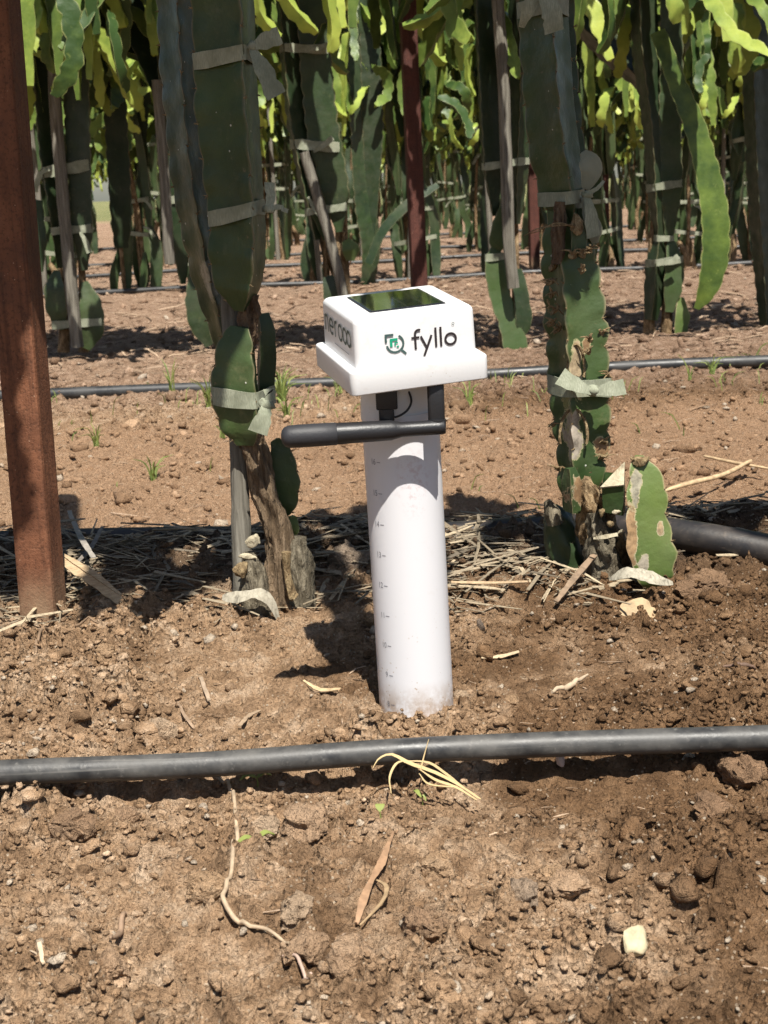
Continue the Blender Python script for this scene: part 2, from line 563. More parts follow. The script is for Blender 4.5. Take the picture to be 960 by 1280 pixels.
def mat_stem(name, dark, light, edge, speck=.9, rough=.42, yellow=None, spec=.45, trans=0.0, wounds=(), dusty=.0):
    t = NT(name); t.world_co()
    tone = t.attr('tone')
    n = t.noise(14, 4, .6)
    f = t.math('ADD', t.math('MULTIPLY', n, .9), t.math('MULTIPLY', t.math('SUBTRACT', tone, .5), .9))
    col = t.ramp(f, [(.2, dark), (.75, light)])
    if yellow is not None:
        col = t.mix(t.ramp(f, [(.6, 0.0), (1.05, .85)]), col, yellow)
    blot = t.noise(38, 5, .7)
    col = t.mix(t.ramp(blot, [(.60, 0.0), (.72, .45)]), col, tuple(.6 * q + .4 * e for q, e in zip(light, edge)))
    ed = t.attr('edge')
    en = t.math('MULTIPLY', t.ramp(ed, [(.72, 0.0), (1.0, 1.0)]), t.ramp(t.noise(60, 3), [(.35, .25), (.6, .9)]))
    col = t.mix(en, col, edge)
    if speck <= 0:
        dots = None
    else:
      vd = t.voro(62); vs_ = t.voro(62, out='Color')
      hs = t.n.new('ShaderNodeSeparateColor'); t.link(vs_, hs.inputs[0])
      dots = t.math('MULTIPLY', t.ramp(vd, [(.055, 1.0), (.085, 0.0)]), t.ramp(hs.outputs[0], [(.55, 0.0), (.6, speck)]))
      col = t.mix(dots, col, (.55, .55, .48))
    if dusty:
        col = t.mix(t.math('MULTIPLY', t.ramp(t.noise(9, 5, .7), [(.42, 0.0), (.7, 1.0)]), dusty), col, (.20, .17, .12))
        col = t.mix(t.ramp(t.noise(140, 3, .7), [(.66, 0.0), (.74, .5)]), col, (.16, .12, .07))
    wsum = None
    for (c_, rx, rz, ca, cb_) in wounds:
        mp = t.n.new('ShaderNodeVectorMath'); mp.operation = 'SUBTRACT'; t.link(t.co, mp.inputs[0]); mp.inputs[1].default_value = tuple(c_)
        ln = t.n.new('ShaderNodeVectorMath'); ln.operation = 'LENGTH'; t.link(t.mapping((1 / rx, 1 / .03, 1 / rz), mp.outputs[0]), ln.inputs[0])
        d_ = t.math('ADD', ln.outputs['Value'], t.math('MULTIPLY', t.math('SUBTRACT', t.noise(52, 5, .7), .5), 2.6))
        inner = t.ramp(t.noise(110, 4, .7), [(.3, tuple(q * .45 for q in ca)), (.55, ca), (.75, tuple(min(1, q * 1.3) for q in ca))])
        col = t.mix(t.ramp(d_, [(.92, .85), (1.22, 0.0)]), col, cb_)
        w_ = t.ramp(d_, [(.78, 1.0), (.9, 0.0)])
        col = t.mix(w_, col, inner)
        wsum = w_ if wsum is None else t.math('ADD', wsum, w_)
    nb = t.bump(t.noise(55, 4, .6), .004, .35)
    if dots is not None: nb = t.bump(dots, .0015, .5, nb)
    if wsum is not None:
        nb = t.bump(t.math('MULTIPLY', wsum, t.noise(130, 4, .7)), .006, -.9, nb)
    rg = t.ramp(t.noise(30, 3), [(.3, rough - .08), (.7, rough + .18)])
    m = t.done(col, rg, nb, spec)
    if trans > 0:
        tr = t.n.new('ShaderNodeBsdfTranslucent'); t.link(col, tr.inputs[0])
        mx = t.n.new('ShaderNodeMixShader'); mx.inputs[0].default_value = trans
        t.link(t.b.outputs[0], mx.inputs[1]); t.link(tr.outputs[0], mx.inputs[2])
        t.link(mx.outputs[0], t.n['Material Output'].inputs[0])
    return m


def mat_wood(name, a, b, scale=(60, 60, 6), bump=.004):
    t = NT(name); t.world_co()
    mp = t.mapping(scale)
    n = t.noise(1.0, 5, .65, mp, .6)
    col = t.ramp(n, [(.3, tuple(q * .45 for q in a)), (.45, a), (.7, b)])
    col = t.mix(t.ramp(t.noise(25, 3), [(.45, 0.0), (.7, .5)]), col, tuple(.5 * (p + q) * .8 for p, q in zip(a, b)))
    return t.done(col, .85, t.bump(n, bump, .9), .2)


def mat_rust(name, a, b, c):
    t = NT(name); t.world_co()
    n = t.noise(30, 5, .7); n2 = t.noise(260, 4, .7); n3 = t.noise(7, 3)
    col = t.ramp(n, [(.3, a), (.55, b), (.75, c)])
    col = t.mix(t.ramp(n3, [(.4, 0.0), (.65, .5)]), col, tuple(q * .6 for q in a))
    col = t.mix(t.ramp(n2, [(.35, .6), (.5, 0.0)]), col, tuple(q * .4 for q in a))
    st_ = t.noise(1, 4, .65, t.mapping((140, 140, 5)))
    col = t.mix(t.ramp(st_, [(.5, 0.0), (.66, .55)]), col, tuple(q * .45 for q in a))
    sepz = t.n.new('ShaderNodeSeparateXYZ'); t.link(t.co, sepz.inputs[0])
    col = t.mix(t.math('MULTIPLY', t.ramp(sepz.outputs[2], [(.02, .9), (.07, 0.0)]), t.ramp(n, [(.35, .3), (.6, 1.0)])), col, (.25, .165, .10))
    vd = t.voro(170); dots = t.math('MULTIPLY', t.ramp(vd, [(.06, 1.0), (.12, 0.0)]), t.ramp(t.noise(40, 2), [(.55, 0.0), (.66, .9)]))
    col = t.mix(dots, col, (.50, .33, .22))
    return t.done(col, t.ramp(n, [(.3, .6), (.7, .85)]), t.bump(n2, .0015, .7), .3)


def mat_pipe(name, c, dust, amount=.5):
    t = NT(name); t.world_co()
    n = t.noise(18, 5, .65); n2 = t.noise(180, 4, .6)
    d = t.math('MULTIPLY', t.ramp(n, [(.4, .1), (.7, 1.0)]), amount)
    col = t.mix(d, c, dust)
    col = t.mix(t.ramp(n2, [(.6, 0.0), (.75, amount)]), col, dust)
    mp = t.mapping((6, 220, 220)); sc = t.noise(1, 3, .6, mp)
    col = t.mix(t.ramp(sc, [(.62, 0.0), (.72, .35)]), col, tuple(q * 1.25 for q in dust))
    return t.done(col, t.ramp(n, [(.3, .36), (.7, .62)]), t.bump(n2, .0005, .5), .5)


def mat_plain(name, c, rough=.5, spec=.5, bump=0.0, bs=200, var=0.0):
    t = NT(name)
    col = c
    if var > 0:
        col = t.mix(t.ramp(t.noise(25, 4, .6), [(.35, var), (.65, 0.0)]), c, tuple(q * .6 for q in c))
    nb = t.bump(t.noise(bs, 3), bump, .6) if bump else None
    return t.done(col, rough, nb, spec)


def mat_cloth():
    t = NT('cloth_strip'); t.world_co()
    n = t.noise(40, 4, .6); w = t.noise(1, 2, .5, t.mapping((900, 900, 160)))
    col = t.ramp(n, [(.3, (.20, .215, .15)), (.7, (.36, .375, .285))])
    col = t.mix(t.ramp(w, [(.4, .4), (.6, 0.0)]), col, (.16, .17, .12))
    return t.done(col, .8, t.bump(w, .0008, .6), .25)


M = {}
M['soil'] = mat_soil()
M['clod'] = mat_clod()
M['straw'] = mat_straw('straw', (.125, .102, .075), (.45, .36, .24))
M['litter'] = mat_straw('litter', (.14, .088, .058), (.48, .35, .24))
BRW, TANW, GRYW, RIM = (.27, .165, .085), (.42, .32, .20), (.36, .31, .25), (.44, .40, .22)
M['stem_old'] = mat_stem('old_stem', (.017, .036, .011), (.052, .090, .026), (.16, .135, .085), .95, .42, dusty=.10, wounds=[
    (at(262, 352, 1.51), .012, .022, (.25, .255, .20), (.16, .17, .11))])
M['stem_low'] = mat_stem('low_stem', (.025, .050, .016), (.070, .112, .032), (.26, .21, .12), .9, .42, dusty=.14, wounds=[
    (at(330, 432, 1.47), .007, .006, BRW, RIM), (at(331, 458, 1.47), .0075, .006, BRW, RIM), (at(333, 482, 1.47), .006, .008, BRW, RIM),
    (at(719, 462, 1.52), .0085, .030, TANW, RIM), (at(716, 546, 1.52), .0125, .032, GRYW, RIM), (at(706, 500, 1.52), .008, .014, (.17, .21, .06), (.30, .28, .13)),
    (at(690, 385, 1.53), .004, .012, TANW, BRW), (at(735, 432, 1.52), .005, .010, BRW, RIM), (at(755, 560, 1.53), .010, .012, BRW, RIM), (at(724, 612, 1.53), .02, .018, BRW, TANW)])
M['pad_pale'] = mat_stem('pale_pad', (.075, .12, .028), (.15, .205, .055), (.40, .32, .18), .7, .44, dusty=.2, wounds=[
    (at(787, 672, 1.485), .0085, .036, (.36, .23, .12), (.50, .43, .27)), (at(795, 610, 1.485), .006, .018, (.33, .30, .22), (.42, .36, .2)), (at(806, 708, 1.48), .0065, .015, (.40, .35, .27), (.5, .44, .3)),
    (at(826, 662, 1.485), .0045, .010, (.40, .29, .17), (.5, .44, .3))])
M['withered'] = mat_stem('withered_pad', (.13, .135, .095), (.27, .275, .20), (.33, .29, .19), .2, .6)
M['stem_row'] = mat_stem('row_stem', (.016, .033, .012), (.052, .088, .028), (.17, .15, .08), 0, dusty=.15)
M['branch'] = mat_stem('young_branch', (.045, .090, .022), (.25, .35, .065), (.45, .46, .17), 0, .40, (.56, .63, .12), .45, .30)
M['wood'] = mat_wood('woody_trunk', (.13, .088, .052), (.34, .25, .165), (150, 150, 14), .012)
M['bark'] = mat_wood('scaly_bark', (.15, .095, .048), (.40, .29, .17), (90, 90, 40), .012)
M['dead'] = mat_wood('dead_stub', (.10, .082, .055), (.29, .25, .18), (130, 130, 22), .012)
M['scab'] = mat_wood('dry_scab', (.20, .135, .070), (.42, .32, .18), (170, 170, 90), .008)
M['cream'] = mat_wood('cream_cut', (.36, .31, .215), (.56, .50, .36), (90, 90, 40), .006)
M['stake'] = mat_wood('weathered_stake', (.13, .118, .095), (.29, .27, .225), (160, 160, 9), .003)
M['core'] = mat_wood('bark_core', (.10, .062, .036), (.22, .155, .10), (120, 120, 20), .01)
M['cloth'] = mat_cloth()
M['strip'] = mat_wood('faded_strip', (.30, .27, .21), (.46, .42, .33), (200, 200, 120), .0008)
M['rust'] = mat_rust('rusty_steel', (.115, .046, .024), (.19, .076, .038), (.25, .11, .058))
M['rust_far'] = mat_rust('red_oxide_steel', (.075, .027, .020), (.11, .038, .027), (.14, .052, .036))
M['pipe'] = mat_pipe('drip_pipe', (.014, .015, .017), (.17, .16, .145), .6)
M['pipe_far'] = mat_pipe('row_pipe', (.014, .015, .017), (.10, .095, .088), .4)
M['pipe_thick'] = mat_pipe('main_pipe', (.012, .012, .014), (.12, .09, .065), .35)

# ------------------------------------------------------------------ ground
def axis(*spans):
    out = []
    for a, b, d in spans:
        out.append(np.arange(a, b, d))
    out.append(np.array([spans[-1][1]]))
    return np.unique(np.concatenate(out))


def geo(a, b, n):
    return a * (b / a) ** (np.linspace(0, 1, n))


xp = np.concatenate([np.arange(0, .48, .0040), np.arange(.48, 1.2, .012), np.arange(1.2, 4.2, .05), geo(4.3, 400, 22)])
xs = np.concatenate([-xp[:0:-1], xp])
ys = np.concatenate([-geo(.05, 60, 14)[::-1], [0, .15, .3], np.arange(.36, .62, .012), np.arange(.62, 1.6, .0038), np.arange(1.6, 1.92, .006),
                     np.arange(1.92, 3.4, .009), np.arange(3.4, 5.2, .014), np.arange(5.2, 12, .045), np.arange(12, 32, .2), geo(32.5, 600, 18)])
gX, gY = np.meshgrid(xs, ys)
gZ = height(gX.ravel(), gY.ravel())
nx, ny = len(xs), len(ys)
iy, ix = np.meshgrid(np.arange(ny - 1), np.arange(nx - 1), indexing='ij')
a0 = (iy * nx + ix).ravel()
gf = np.stack([a0, a0 + 1, a0 + nx + 1, a0 + nx], 1)
ground = obj('ground', make_mesh('ground', np.stack([gX.ravel(), gY.ravel(), gZ], 1), gf, M['soil']))
tag(ground, 'brown farm soil with beds and furrows between cactus rows', None, None, 'structure')


# ------------------------------------------------------------------ loose soil crumbs (uncountable)
def scatter_points(n, x0, x1, y0, y1, dens=None):
    x = RNG.uniform(x0, x1, n); y = RNG.uniform(y0, y1, n)
    if dens is not None:
        k = RNG.random(n) < dens(x, y)
        x, y = x[k], y[k]
    return x, y


def crumbs(name, x, y, size, sub, label, flat=.72, sink=.35):
    v0, f0 = ICO[sub]
    n = len(x)
    z = height(x, y)
    v = np.repeat(v0[None], n, 0) * (1 + RNG.normal(0, .26 if sub == 1 else .17, (n, len(v0), 1)))
    sc = size[:, None] * np.stack([RNG.uniform(.6, 1.4, n), RNG.uniform(.6, 1.4, n), RNG.uniform(.45, 1.05, n) * flat * 1.25], 1)
    v = v * sc[:, None, :]
    a = RNG.uniform(0, 2 * np.pi, n); b = RNG.normal(0, .35, n)
    ca, sa, cb, sb = np.cos(a), np.sin(a), np.cos(b), np.sin(b)
    X_, Y_, Z_ = v[..., 0], v[..., 1], v[..., 2]
    Y2 = Y_ * cb[:, None] - Z_ * sb[:, None]; Z2 = Y_ * sb[:, None] + Z_ * cb[:, None]
    X3 = X_ * ca[:, None] - Y2 * sa[:, None]; Y3 = X_ * sa[:, None] + Y2 * ca[:, None]
    P = np.stack([X3 + x[:, None], Y3 + y[:, None], Z2 + (z + sc[:, 2] * sink)[:, None]], 2)
    F = f0[None] + (np.arange(n) * len(v0))[:, None, None]
    o = obj(name, make_mesh(name, P.reshape(-1, 3), F.reshape(-1, 3), M['clod'], False))
    tag(o, label, 'soil', None, 'stuff')
    return o


def dens_near(x, y):
    d = np.clip(.45 + 1.0 * fbm(x * 5 + 3, y * 5, 51, 2), .08, 1)
    d = d * (1 - .6 * np.exp(-((x - .16) / .16) ** 2 - ((y - 1.27) / .1) ** 2))
    tubed = np.hypot(x - .021, y - 1.201)
    return np.where(tubed < .04, 0, d)


x, y = scatter_points(58000, -.46, .46, .62, 1.62, dens_near)
crumbs('soil_crumbs', x, y, .0007 + .0028 * RNG.random(len(x)) ** 2.4, 1, 'fine loose soil crumbs strewn over the near ground')
x, y = scatter_points(4200, -.48, .48, .62, 1.7, dens_near)
crumbs('soil_crumbs', x, y, .0024 + .0060 * RNG.random(len(x)) ** 4, 2, 'pea sized soil crumbs strewn over the near ground')
x, y = scatter_points(9500, -1.0, 1.0, 1.62, 3.6, lambda x, y: np.where((y > 1.95) & (y < 2.7), .7, .9))
crumbs('soil_crumbs', x, y, .002 + .006 * RNG.random(len(x)) ** 3, 1, 'loose soil crumbs on the furrow behind the sensor')
x, y = scatter_points(420, -.95, .95, 1.95, 3.6)
crumbs('soil_crumbs', x, y, .004 + .013 * RNG.random(len(x)) ** 3, 2, 'hard soil lumps lying on the furrow bank behind the sensor')
x, y = scatter_points(4500, -2.3, 2.3, 3.5, 9)
crumbs('soil_crumbs', x, y, .005 + .013 * RNG.random(len(x)) ** 3, 1, 'loose soil crumbs between the far cactus rows')


# ------------------------------------------------------------------ pipes
def on_ground_path(pts, lift, n):
    p = catmull(pts, n)
    return p


def pipe(name, pts, r, mat, label, n=60, k=16, wig=.0):
    p = catmull(pts, n)
    p[:, 2] += wig * perlin(p[:, 0] * 3, p[:, 1] * 3, 9)
    v, f = tube(p, r, k)
    mb = MB(); mb.add(v, f)
    o = mb.build(name, mat, smooth=True)
    tag(o, label, 'pipe')
    return o


pr = .0100
ends = [at(-260, 981, 1.062), at(0, 966, 1.061), at(250, 956, 1.062), at(480, 940, 1.064), at(700, 930, 1.065), at(960, 922, 1.066), at(1200, 912, 1.067)]
pipe('drip_pipe', ends, pr, M['pipe'], 'dusty black drip pipe lying across the near soil before the white tube', 80, 24)
pp = [(-2.2, 3.22), (-1.2, 3.235), (-.6, 3.22), (0, 3.215), (.6, 3.23), (1.2, 3.215), (2.2, 3.23)]
pipe('drip_pipe', [(a, b, float(height(a, b, False)[0]) + .012) for a, b in pp], .0136, M['pipe_far'],
     'grey black drip pipe just beyond the furrow, level with the sensor head', 80, 16)
tp = [at(-150, 672, 1.83), at(100, 664, 1.80), at(300, 661, 1.77), at(480, 659, 1.75), at(640, 657, 1.73), at(760, 660, 1.68), at(845, 668, 1.61), at(960, 688, 1.56), at(1130, 722, 1.50)]
tp = [p_ - np.array([0, 0, .015 * min(1, max(0, (.22 - p_[0]) / .1))]) for p_ in tp]
pipe('main_pipe', tp, .0185, M['pipe_thick'], 'thick black pipe half buried behind the two front cactus plants', 80, 24)
ROWY = lambda n: 1.53 + 2.5 * n
for n, (yy, lab) in enumerate([(6.42, 'thin black drip pipe in front of the third cactus row'), (8.25, 'thin black drip pipe behind the third cactus row'),
                               (10.3, 'thin black drip pipe in front of the fifth cactus row'), (13.0, 'thin black drip pipe in front of the sixth cactus row')]):
    w_ = yy * .42
    q = [(a * w_, yy + .05 * math.sin(a * 5 + n)) for a in np.linspace(-1, 1, 9)]
    pipe('drip_pipe', [(a, b, float(height(a, b, False)[0]) + .014) for a, b in q], .0115, M['pipe_far'], lab, 60, 10)

# ------------------------------------------------------------------ rusty posts
def post(name, base, top, w, mat, label, yaw, rim=.003):
    """square hollow section post with softened corners"""
    b, t_ = np.array(base, float), np.array(top, float)
    h = w / 2; c = w * .09
    prof = []
    for sx, sy in ((1, -1), (1, 1), (-1, 1), (-1, -1)):
        for k_ in range(3):
            a = {(1, -1): -90, (1, 1): 0, (-1, 1): 90, (-1, -1): 180}[(sx, sy)] + k_ * 45
            prof.append((sx * (h - c) + c * math.cos(R(a)), sy * (h - c) + c * math.sin(R(a))))
    prof = rotz(np.array([(x_, y_, 0) for x_, y_ in prof]), yaw)
    n = 40; k_ = len(prof); v = []
    for i in range(n):
        u = i / (n - 1)
        v.append(prof + b * (1 - u) + t_ * u)
    f = [(i * k_ + j, i * k_ + (j + 1) % k_, (i + 1) * k_ + (j + 1) % k_, (i + 1) * k_ + j) for i in range(n - 1) for j in range(k_)]
    inner = prof * np.array([.86, .86, 1]) + t_
    v.append(inner); v.append(inner - np.array([0, 0, .1]))
    o1 = (n - 1) * k_
    for j in range(k_):
        j2 = (j + 1) % k_
        f.append((o1 + j, o1 + j2, o1 + k_ + j2, o1 + k_ + j)); f.append((o1 + k_ + j, o1 + k_ + j2, o1 + 2 * k_ + j2, o1 + 2 * k_ + j))
    mb = MB(); mb.add(np.concatenate(v), f)
    o = mb.build(name, mat, smooth=False)
    tag(o, label, 'post')
    return o


pb = at(56, 779, 1.50); ptop = at(3, 120, 1.50)
d_ = (ptop - pb) / (ptop[2] - pb[2])
post('steel_post', pb - d_ * .06, pb + d_ * 1.35, .040, M['rust'], 'rusty brown steel post standing in the soil at the picture edge', R(-9))
for (px_, py_, Yp, w_, lab) in [(527, 428, 4.02, .042, 'red brown steel post directly behind the white sensor head'),
                               (668, 318, 7.6, .05, 'thin red brown post seen just left of the right front cactus'),
                               (756, 297, 9.2, .05, 'thin red brown post far behind, right of the right front cactus')]:
    b = at(px_, py_, Yp); b[2] = float(height(b[0], b[1], False)[0]) - .02
    post('steel_post', b, b + np.array([-.005, 0, 1.45]), w_, M['rust_far'], lab, R(8))

# ------------------------------------------------------------------ soil sensor
def mat_white():
    t = NT('white_plastic')
    n = t.noise(9, 3); n2 = t.noise(60, 4, .7)
    col = t.mix(t.ramp(n2, [(.58, 0.0), (.78, .35)]), (.69, .69, .695), (.54, .49, .42))
    sp = t.math('MULTIPLY', t.ramp(t.voro(300), [(.10, 1.0), (.16, 0.0)]), t.ramp(t.noise(45, 2), [(.56, 0.0), (.66, .5)]))
    col = t.mix(sp, col, (.42, .33, .24))
    return t.done(col, t.ramp(n, [(.3, .30), (.7, .42)]), t.bump(t.noise(400, 2), .0002, .3), .45)


def mat_tube():
    t = NT('white_tube')
    sep = t.n.new('ShaderNodeSeparateXYZ'); t.link(t.co, sep.inputs[0])
    n2 = t.noise(50, 5, .7)
    col = t.mix(t.ramp(n2, [(.62, 0.0), (.8, .25)]), (.63, .625, .645), (.50, .44, .38))
    mud = t.math('MULTIPLY', t.ramp(sep.outputs[2], [(.0, 1.0), (.03, .0)]), t.ramp(t.noise(70, 4, .7), [(.35, 0.0), (.6, 1.0)]))
    spl = t.math('MULTIPLY', t.ramp(sep.outputs[2], [(.0, .9), (.11, .0)]), t.math('MULTIPLY', t.ramp(t.voro(240), [(.14, 1.0), (.22, 0.0)]), t.ramp(t.noise(60, 2), [(.5, 0.0), (.6, 1.0)])))
    col = t.mix(spl, col, (.36, .26, .17))
    col = t.mix(mud, col, (.30, .20, .12))
    # faint scuff on the upper front
    mp = t.n.new('ShaderNodeMapping'); mp.inputs['Location'].default_value = (-.004, 0, -.206); t.link(t.co, mp.inputs['Vector'])
    mp2 = t.mapping((55, 0, 28), mp.outputs[0])
    ln = t.n.new('ShaderNodeVectorMath'); ln.operation = 'LENGTH'; t.link(mp2, ln.inputs[0])
    sc = t.math('MULTIPLY', t.ramp(ln.outputs['Value'], [(.3, 1.0), (1.0, 0.0)]), t.ramp(t.noise(180, 5, .75), [(.5, 0.0), (.62, .6)]))
    col = t.mix(sc, col, (.50, .38, .38))
    return t.done(col, .33, None, .45)


M['white'] = mat_white()
M['tube'] = mat_tube()
M['black_plastic'] = mat_plain('black_plastic', (.016, .016, .018), .42, .45, .0003, 500, .3)
M['black_rubber'] = mat_plain('black_rubber', (.030, .030, .034), .55, .4, .0003, 500, .4)
M['print_dark'] = mat_plain('dark_print', (.028, .022, .024), .5, .4)
M['print_grey'] = mat_plain('grey_print', (.22, .22, .24), .6, .3)
M['print_green'] = mat_plain('green_print', (.012, .32, .18), .5, .4)
M['print_slate'] = mat_plain('slate_print', (.055, .10, .095), .5, .4)


def mat_panel():
    t = NT('solar_glass')
    mp = t.mapping((1, 1, 1))
    br = t.n.new('ShaderNodeTexBrick')
    br.offset = 0
    br.inputs['Scale'].default_value = 1; br.inputs['Brick Width'].default_value = .0145; br.inputs['Row Height'].default_value = .034
    br.inputs['Mortar Size'].default_value = .0004
    br.inputs['Color1'].default_value = (.006, .007, .010, 1); br.inputs['Color2'].default_value = (.007, .008, .012, 1); br.inputs['Mortar'].default_value = (.05, .05, .05, 1)
    t.link(mp, br.inputs['Vector'])
    m = t.done(br.outputs[0], .06, t.bump(t.noise(14, 2), .0012, .35), .6)
    t.b.inputs['Coat Weight'].default_value = 1.0
    t.b.inputs['Coat Roughness'].default_value = .04
    return m


M['solar'] = mat_panel()

BASE = np.array([.021, 1.201, 0.0])
LEAN = np.array([-.014, .0, 1.0])            # the tube leans a hair
sensor = empty('soil_sensor', BASE)
tag(sensor, 'white soil sensor: square solar head on a numbered tube stuck in the ground', 'sensor')
TR = .0326
mb = MB()
k = 64
zz = [-.12, 0, .06, .12, .18, .24, .262]
ang = np.linspace(0, 2 * np.pi, k, endpoint=False)
v = []
for z in zz:
    v.append(np.stack([TR * np.cos(ang), TR * np.sin(ang), 0 * ang], 1) + LEAN * z)
for z, r_ in ((.262, TR - .004), (.25, TR - .004)):
    v.append(np.stack([r_ * np.cos(ang), r_ * np.sin(ang), 0 * ang], 1) + LEAN * z)
nr = len(v)
f = [(i * k + j, i * k + (j + 1) % k, (i + 1) * k + (j + 1) % k, (i + 1) * k + j) for i in range(nr - 1) for j in range(k)]
mb.add(np.concatenate(v), f)
tube_o = mb.build('tube', M['tube'], sensor)
es = tube_o.modifiers.new('split', 'EDGE_SPLIT'); es.split_angle = R(40)


def text_polys(txt, size):
    cu = bpy.data.curves.new('tmp', 'FONT'); cu.body = txt; cu.size = size; cu.align_x = 'CENTER'; cu.align_y = 'CENTER'; cu.resolution_u = 3
    o = bpy.data.objects.new('tmp', cu)
    COL.objects.link(o)
    dg = bpy.context.evaluated_depsgraph_get()
    me = o.evaluated_get(dg).to_mesh()
    v_ = np.array([q.co[:] for q in me.vertices]).reshape(-1, 3); f_ = [tuple(p.vertices) for p in me.polygons]
    o.evaluated_get(dg).to_mesh_clear()
    bpy.data.objects.remove(o); bpy.data.curves.remove(cu)
    return v_, f_


def wrap(v_, a0, z0, r_=TR + .00018):
    """lay flat lettering round the tube; a0 = angle from the face that looks at the camera"""
    th = R(-90) + a0 + v_[:, 0] / TR
    return np.stack([r_ * np.cos(th), r_ * np.sin(th), v_[:, 1] + z0], 1) + np.outer(v_[:, 1] + z0, [LEAN[0], LEAN[1], 0])


for i, num in enumerate(range(8, 18)):
    z0 = .0095 + i * .02665
    if num > 16: break
    v_, f_ = text_polys(str(num), .0072)
    w_ = max(v_[:, 0]) - min(v_[:, 0])
    mb = MB(); mb.add(wrap(v_ * np.array([.8, 1.0, 1]) + np.array([-.0005 - w_ * .4, 0, 0]), R(-45), z0), f_)
    o = mb.build('scale_number', M['print_grey'], tube_o, False)
    mb = MB(); u = np.linspace(.0014, .0052, 4)
    q = np.array([(a, s_ * .0003, 0) for s_ in (-1, 1) for a in u])
    mb.add(wrap(q, R(-45), z0), [(j, j + 1, j + 5, j + 4) for j in range(3)])
    mb.build('scale_tick', M['print_grey'], tube_o, False)

# head
HC = np.array([.0185, 1.2, .2945]) - BASE
HM = Matrix.Translation(HC) @ Matrix.Rotation(R(15.4), 4, 'Z') @ Matrix.Rotation(R(6.1), 4, 'X') @ Matrix.Rotation(R(-3.0), 4, 'Y')


def rounded_box(sx, sy, z0, z1, rv, rt, rb=0.0, seg=5, taper=1.0):
    """box with vertical-edge radius rv, rounded top rt"""
    rows = []
    def ring(hx, hy, rr, z):
        pts = []
        for cx, cy, a0 in ((1, -1, -90), (1, 1, 0), (-1, 1, 90), (-1, -1, 180)):
            for q in range(seg + 1):
                a = R(a0 + 90 * q / seg)
                pts.append((cx * (hx - rr) + rr * math.cos(a), cy * (hy - rr) + rr * math.sin(a), z))
        return np.array(pts)
    hx, hy = sx / 2, sy / 2
    nb = 3
    if rb > 0:
        for q in range(nb):
            a = R(90 * q / nb)
            rows.append(ring(hx - rb * (1 - math.sin(a)), hy - rb * (1 - math.sin(a)), rv, z0 + rb * (1 - math.cos(a))))
    rows.append(ring(hx, hy, rv, z0 + rb))
    for q in range(0, seg + 1):
        a = R(90 * q / seg)
        ins = rt * (1 - math.cos(a)) + (1 - taper) * hx
        rows.append(ring(hx - ins, hy - ins, max(rv - ins * .3, rv * .5), z1 - rt + rt * math.sin(a)))
    kk = len(rows[0]); v_ = np.concatenate(rows)
    f_ = [(i * kk + j, i * kk + (j + 1) % kk, (i + 1) * kk + (j + 1) % kk, (i + 1) * kk + j) for i in range(len(rows) - 1) for j in range(kk)]
    f_.append(tuple(range(kk - 1, -1, -1))); f_.append(tuple((len(rows) - 1) * kk + j for j in range(kk)))
    return v_, f_


HW, HD = .1015, .1075
FACE_Z0, FACE_Z1 = .0190, .0600
v_, f_ = rounded_box(HW, HD, .0185, FACE_Z1, .0055, .0052, 0, 6, .985)
mb = MB(); mb.add(v_, f_)
housing = mb.build('housing', M['white'], sensor)
housing.matrix_local = HM
v_, f_ = rounded_box(.1150, .1205, 0, .0200, .005, .0022, .0012, 5)
mb = MB(); mb.add(v_, f_); mb.build('flange', M['white'], housing)
# top panel with a slim dark border
v_, f_ = rounded_box(.064, .073, FACE_Z1 - .002, FACE_Z1 + .0006, .0015, .0003, 0, 2)
mb = MB(); mb.add(v_, f_); mb.build('panel_frame', M['black_plastic'], housing, False)
v_, f_ = rounded_box(.061, .070, FACE_Z1, FACE_Z1 + .0011, .001, .0003, 0, 2)
mb = MB(); mb.add(v_, f_); mb.build('solar_panel', M['solar'], housing, False)


def stroke(pts, w, closed=False):
    p = np.asarray(pts, float); n = len(p)
    L_, Rr = [], []
    for i in range(n):
        if closed:
            a, b = p[(i - 1) % n], p[(i + 1) % n]
        else:
            a, b = p[max(i - 1, 0)], p[min(i + 1, n - 1)]
        t_ = (b - a) / (np.linalg.norm(b - a) + 1e-12)
        nn = np.array([-t_[1], t_[0]])
        m_ = 1.0
        if 0 < i < n - 1 or closed:
            t1 = p[i] - p[(i - 1) % n]; t1 = t1 / (np.linalg.norm(t1) + 1e-12)
            m_ = 1 / max(.5, abs(np.dot(nn, np.array([-t1[1], t1[0]]))))
        L_.append(p[i] + nn * w / 2 * m_); Rr.append(p[i] - nn * w / 2 * m_)
    v_ = [(*q, 0) for q in L_] + [(*q, 0) for q in Rr]
    rng = range(n) if closed else range(n - 1)
    f_ = [(i, n + i, n + (i + 1) % n, (i + 1) % n) for i in rng]
    return np.array(v_), f_


def arc(cx, cy, r_, a0, a1, n=24, ry=None):
    return [(cx + r_ * math.cos(R(a)), cy + (ry or r_) * math.sin(R(a))) for a in np.linspace(a0, a1, n)]


def lettering(name, strokes, place, mat, parent):
    mb = MB()
    for j, (p_, w_, c_) in enumerate(strokes):
        v_, f_ = stroke(p_, w_, c_)
        v_[:, 2] = j * 1.5e-5
        mb.add(place(v_), f_)
    return mb.build(name, mat, parent, False)


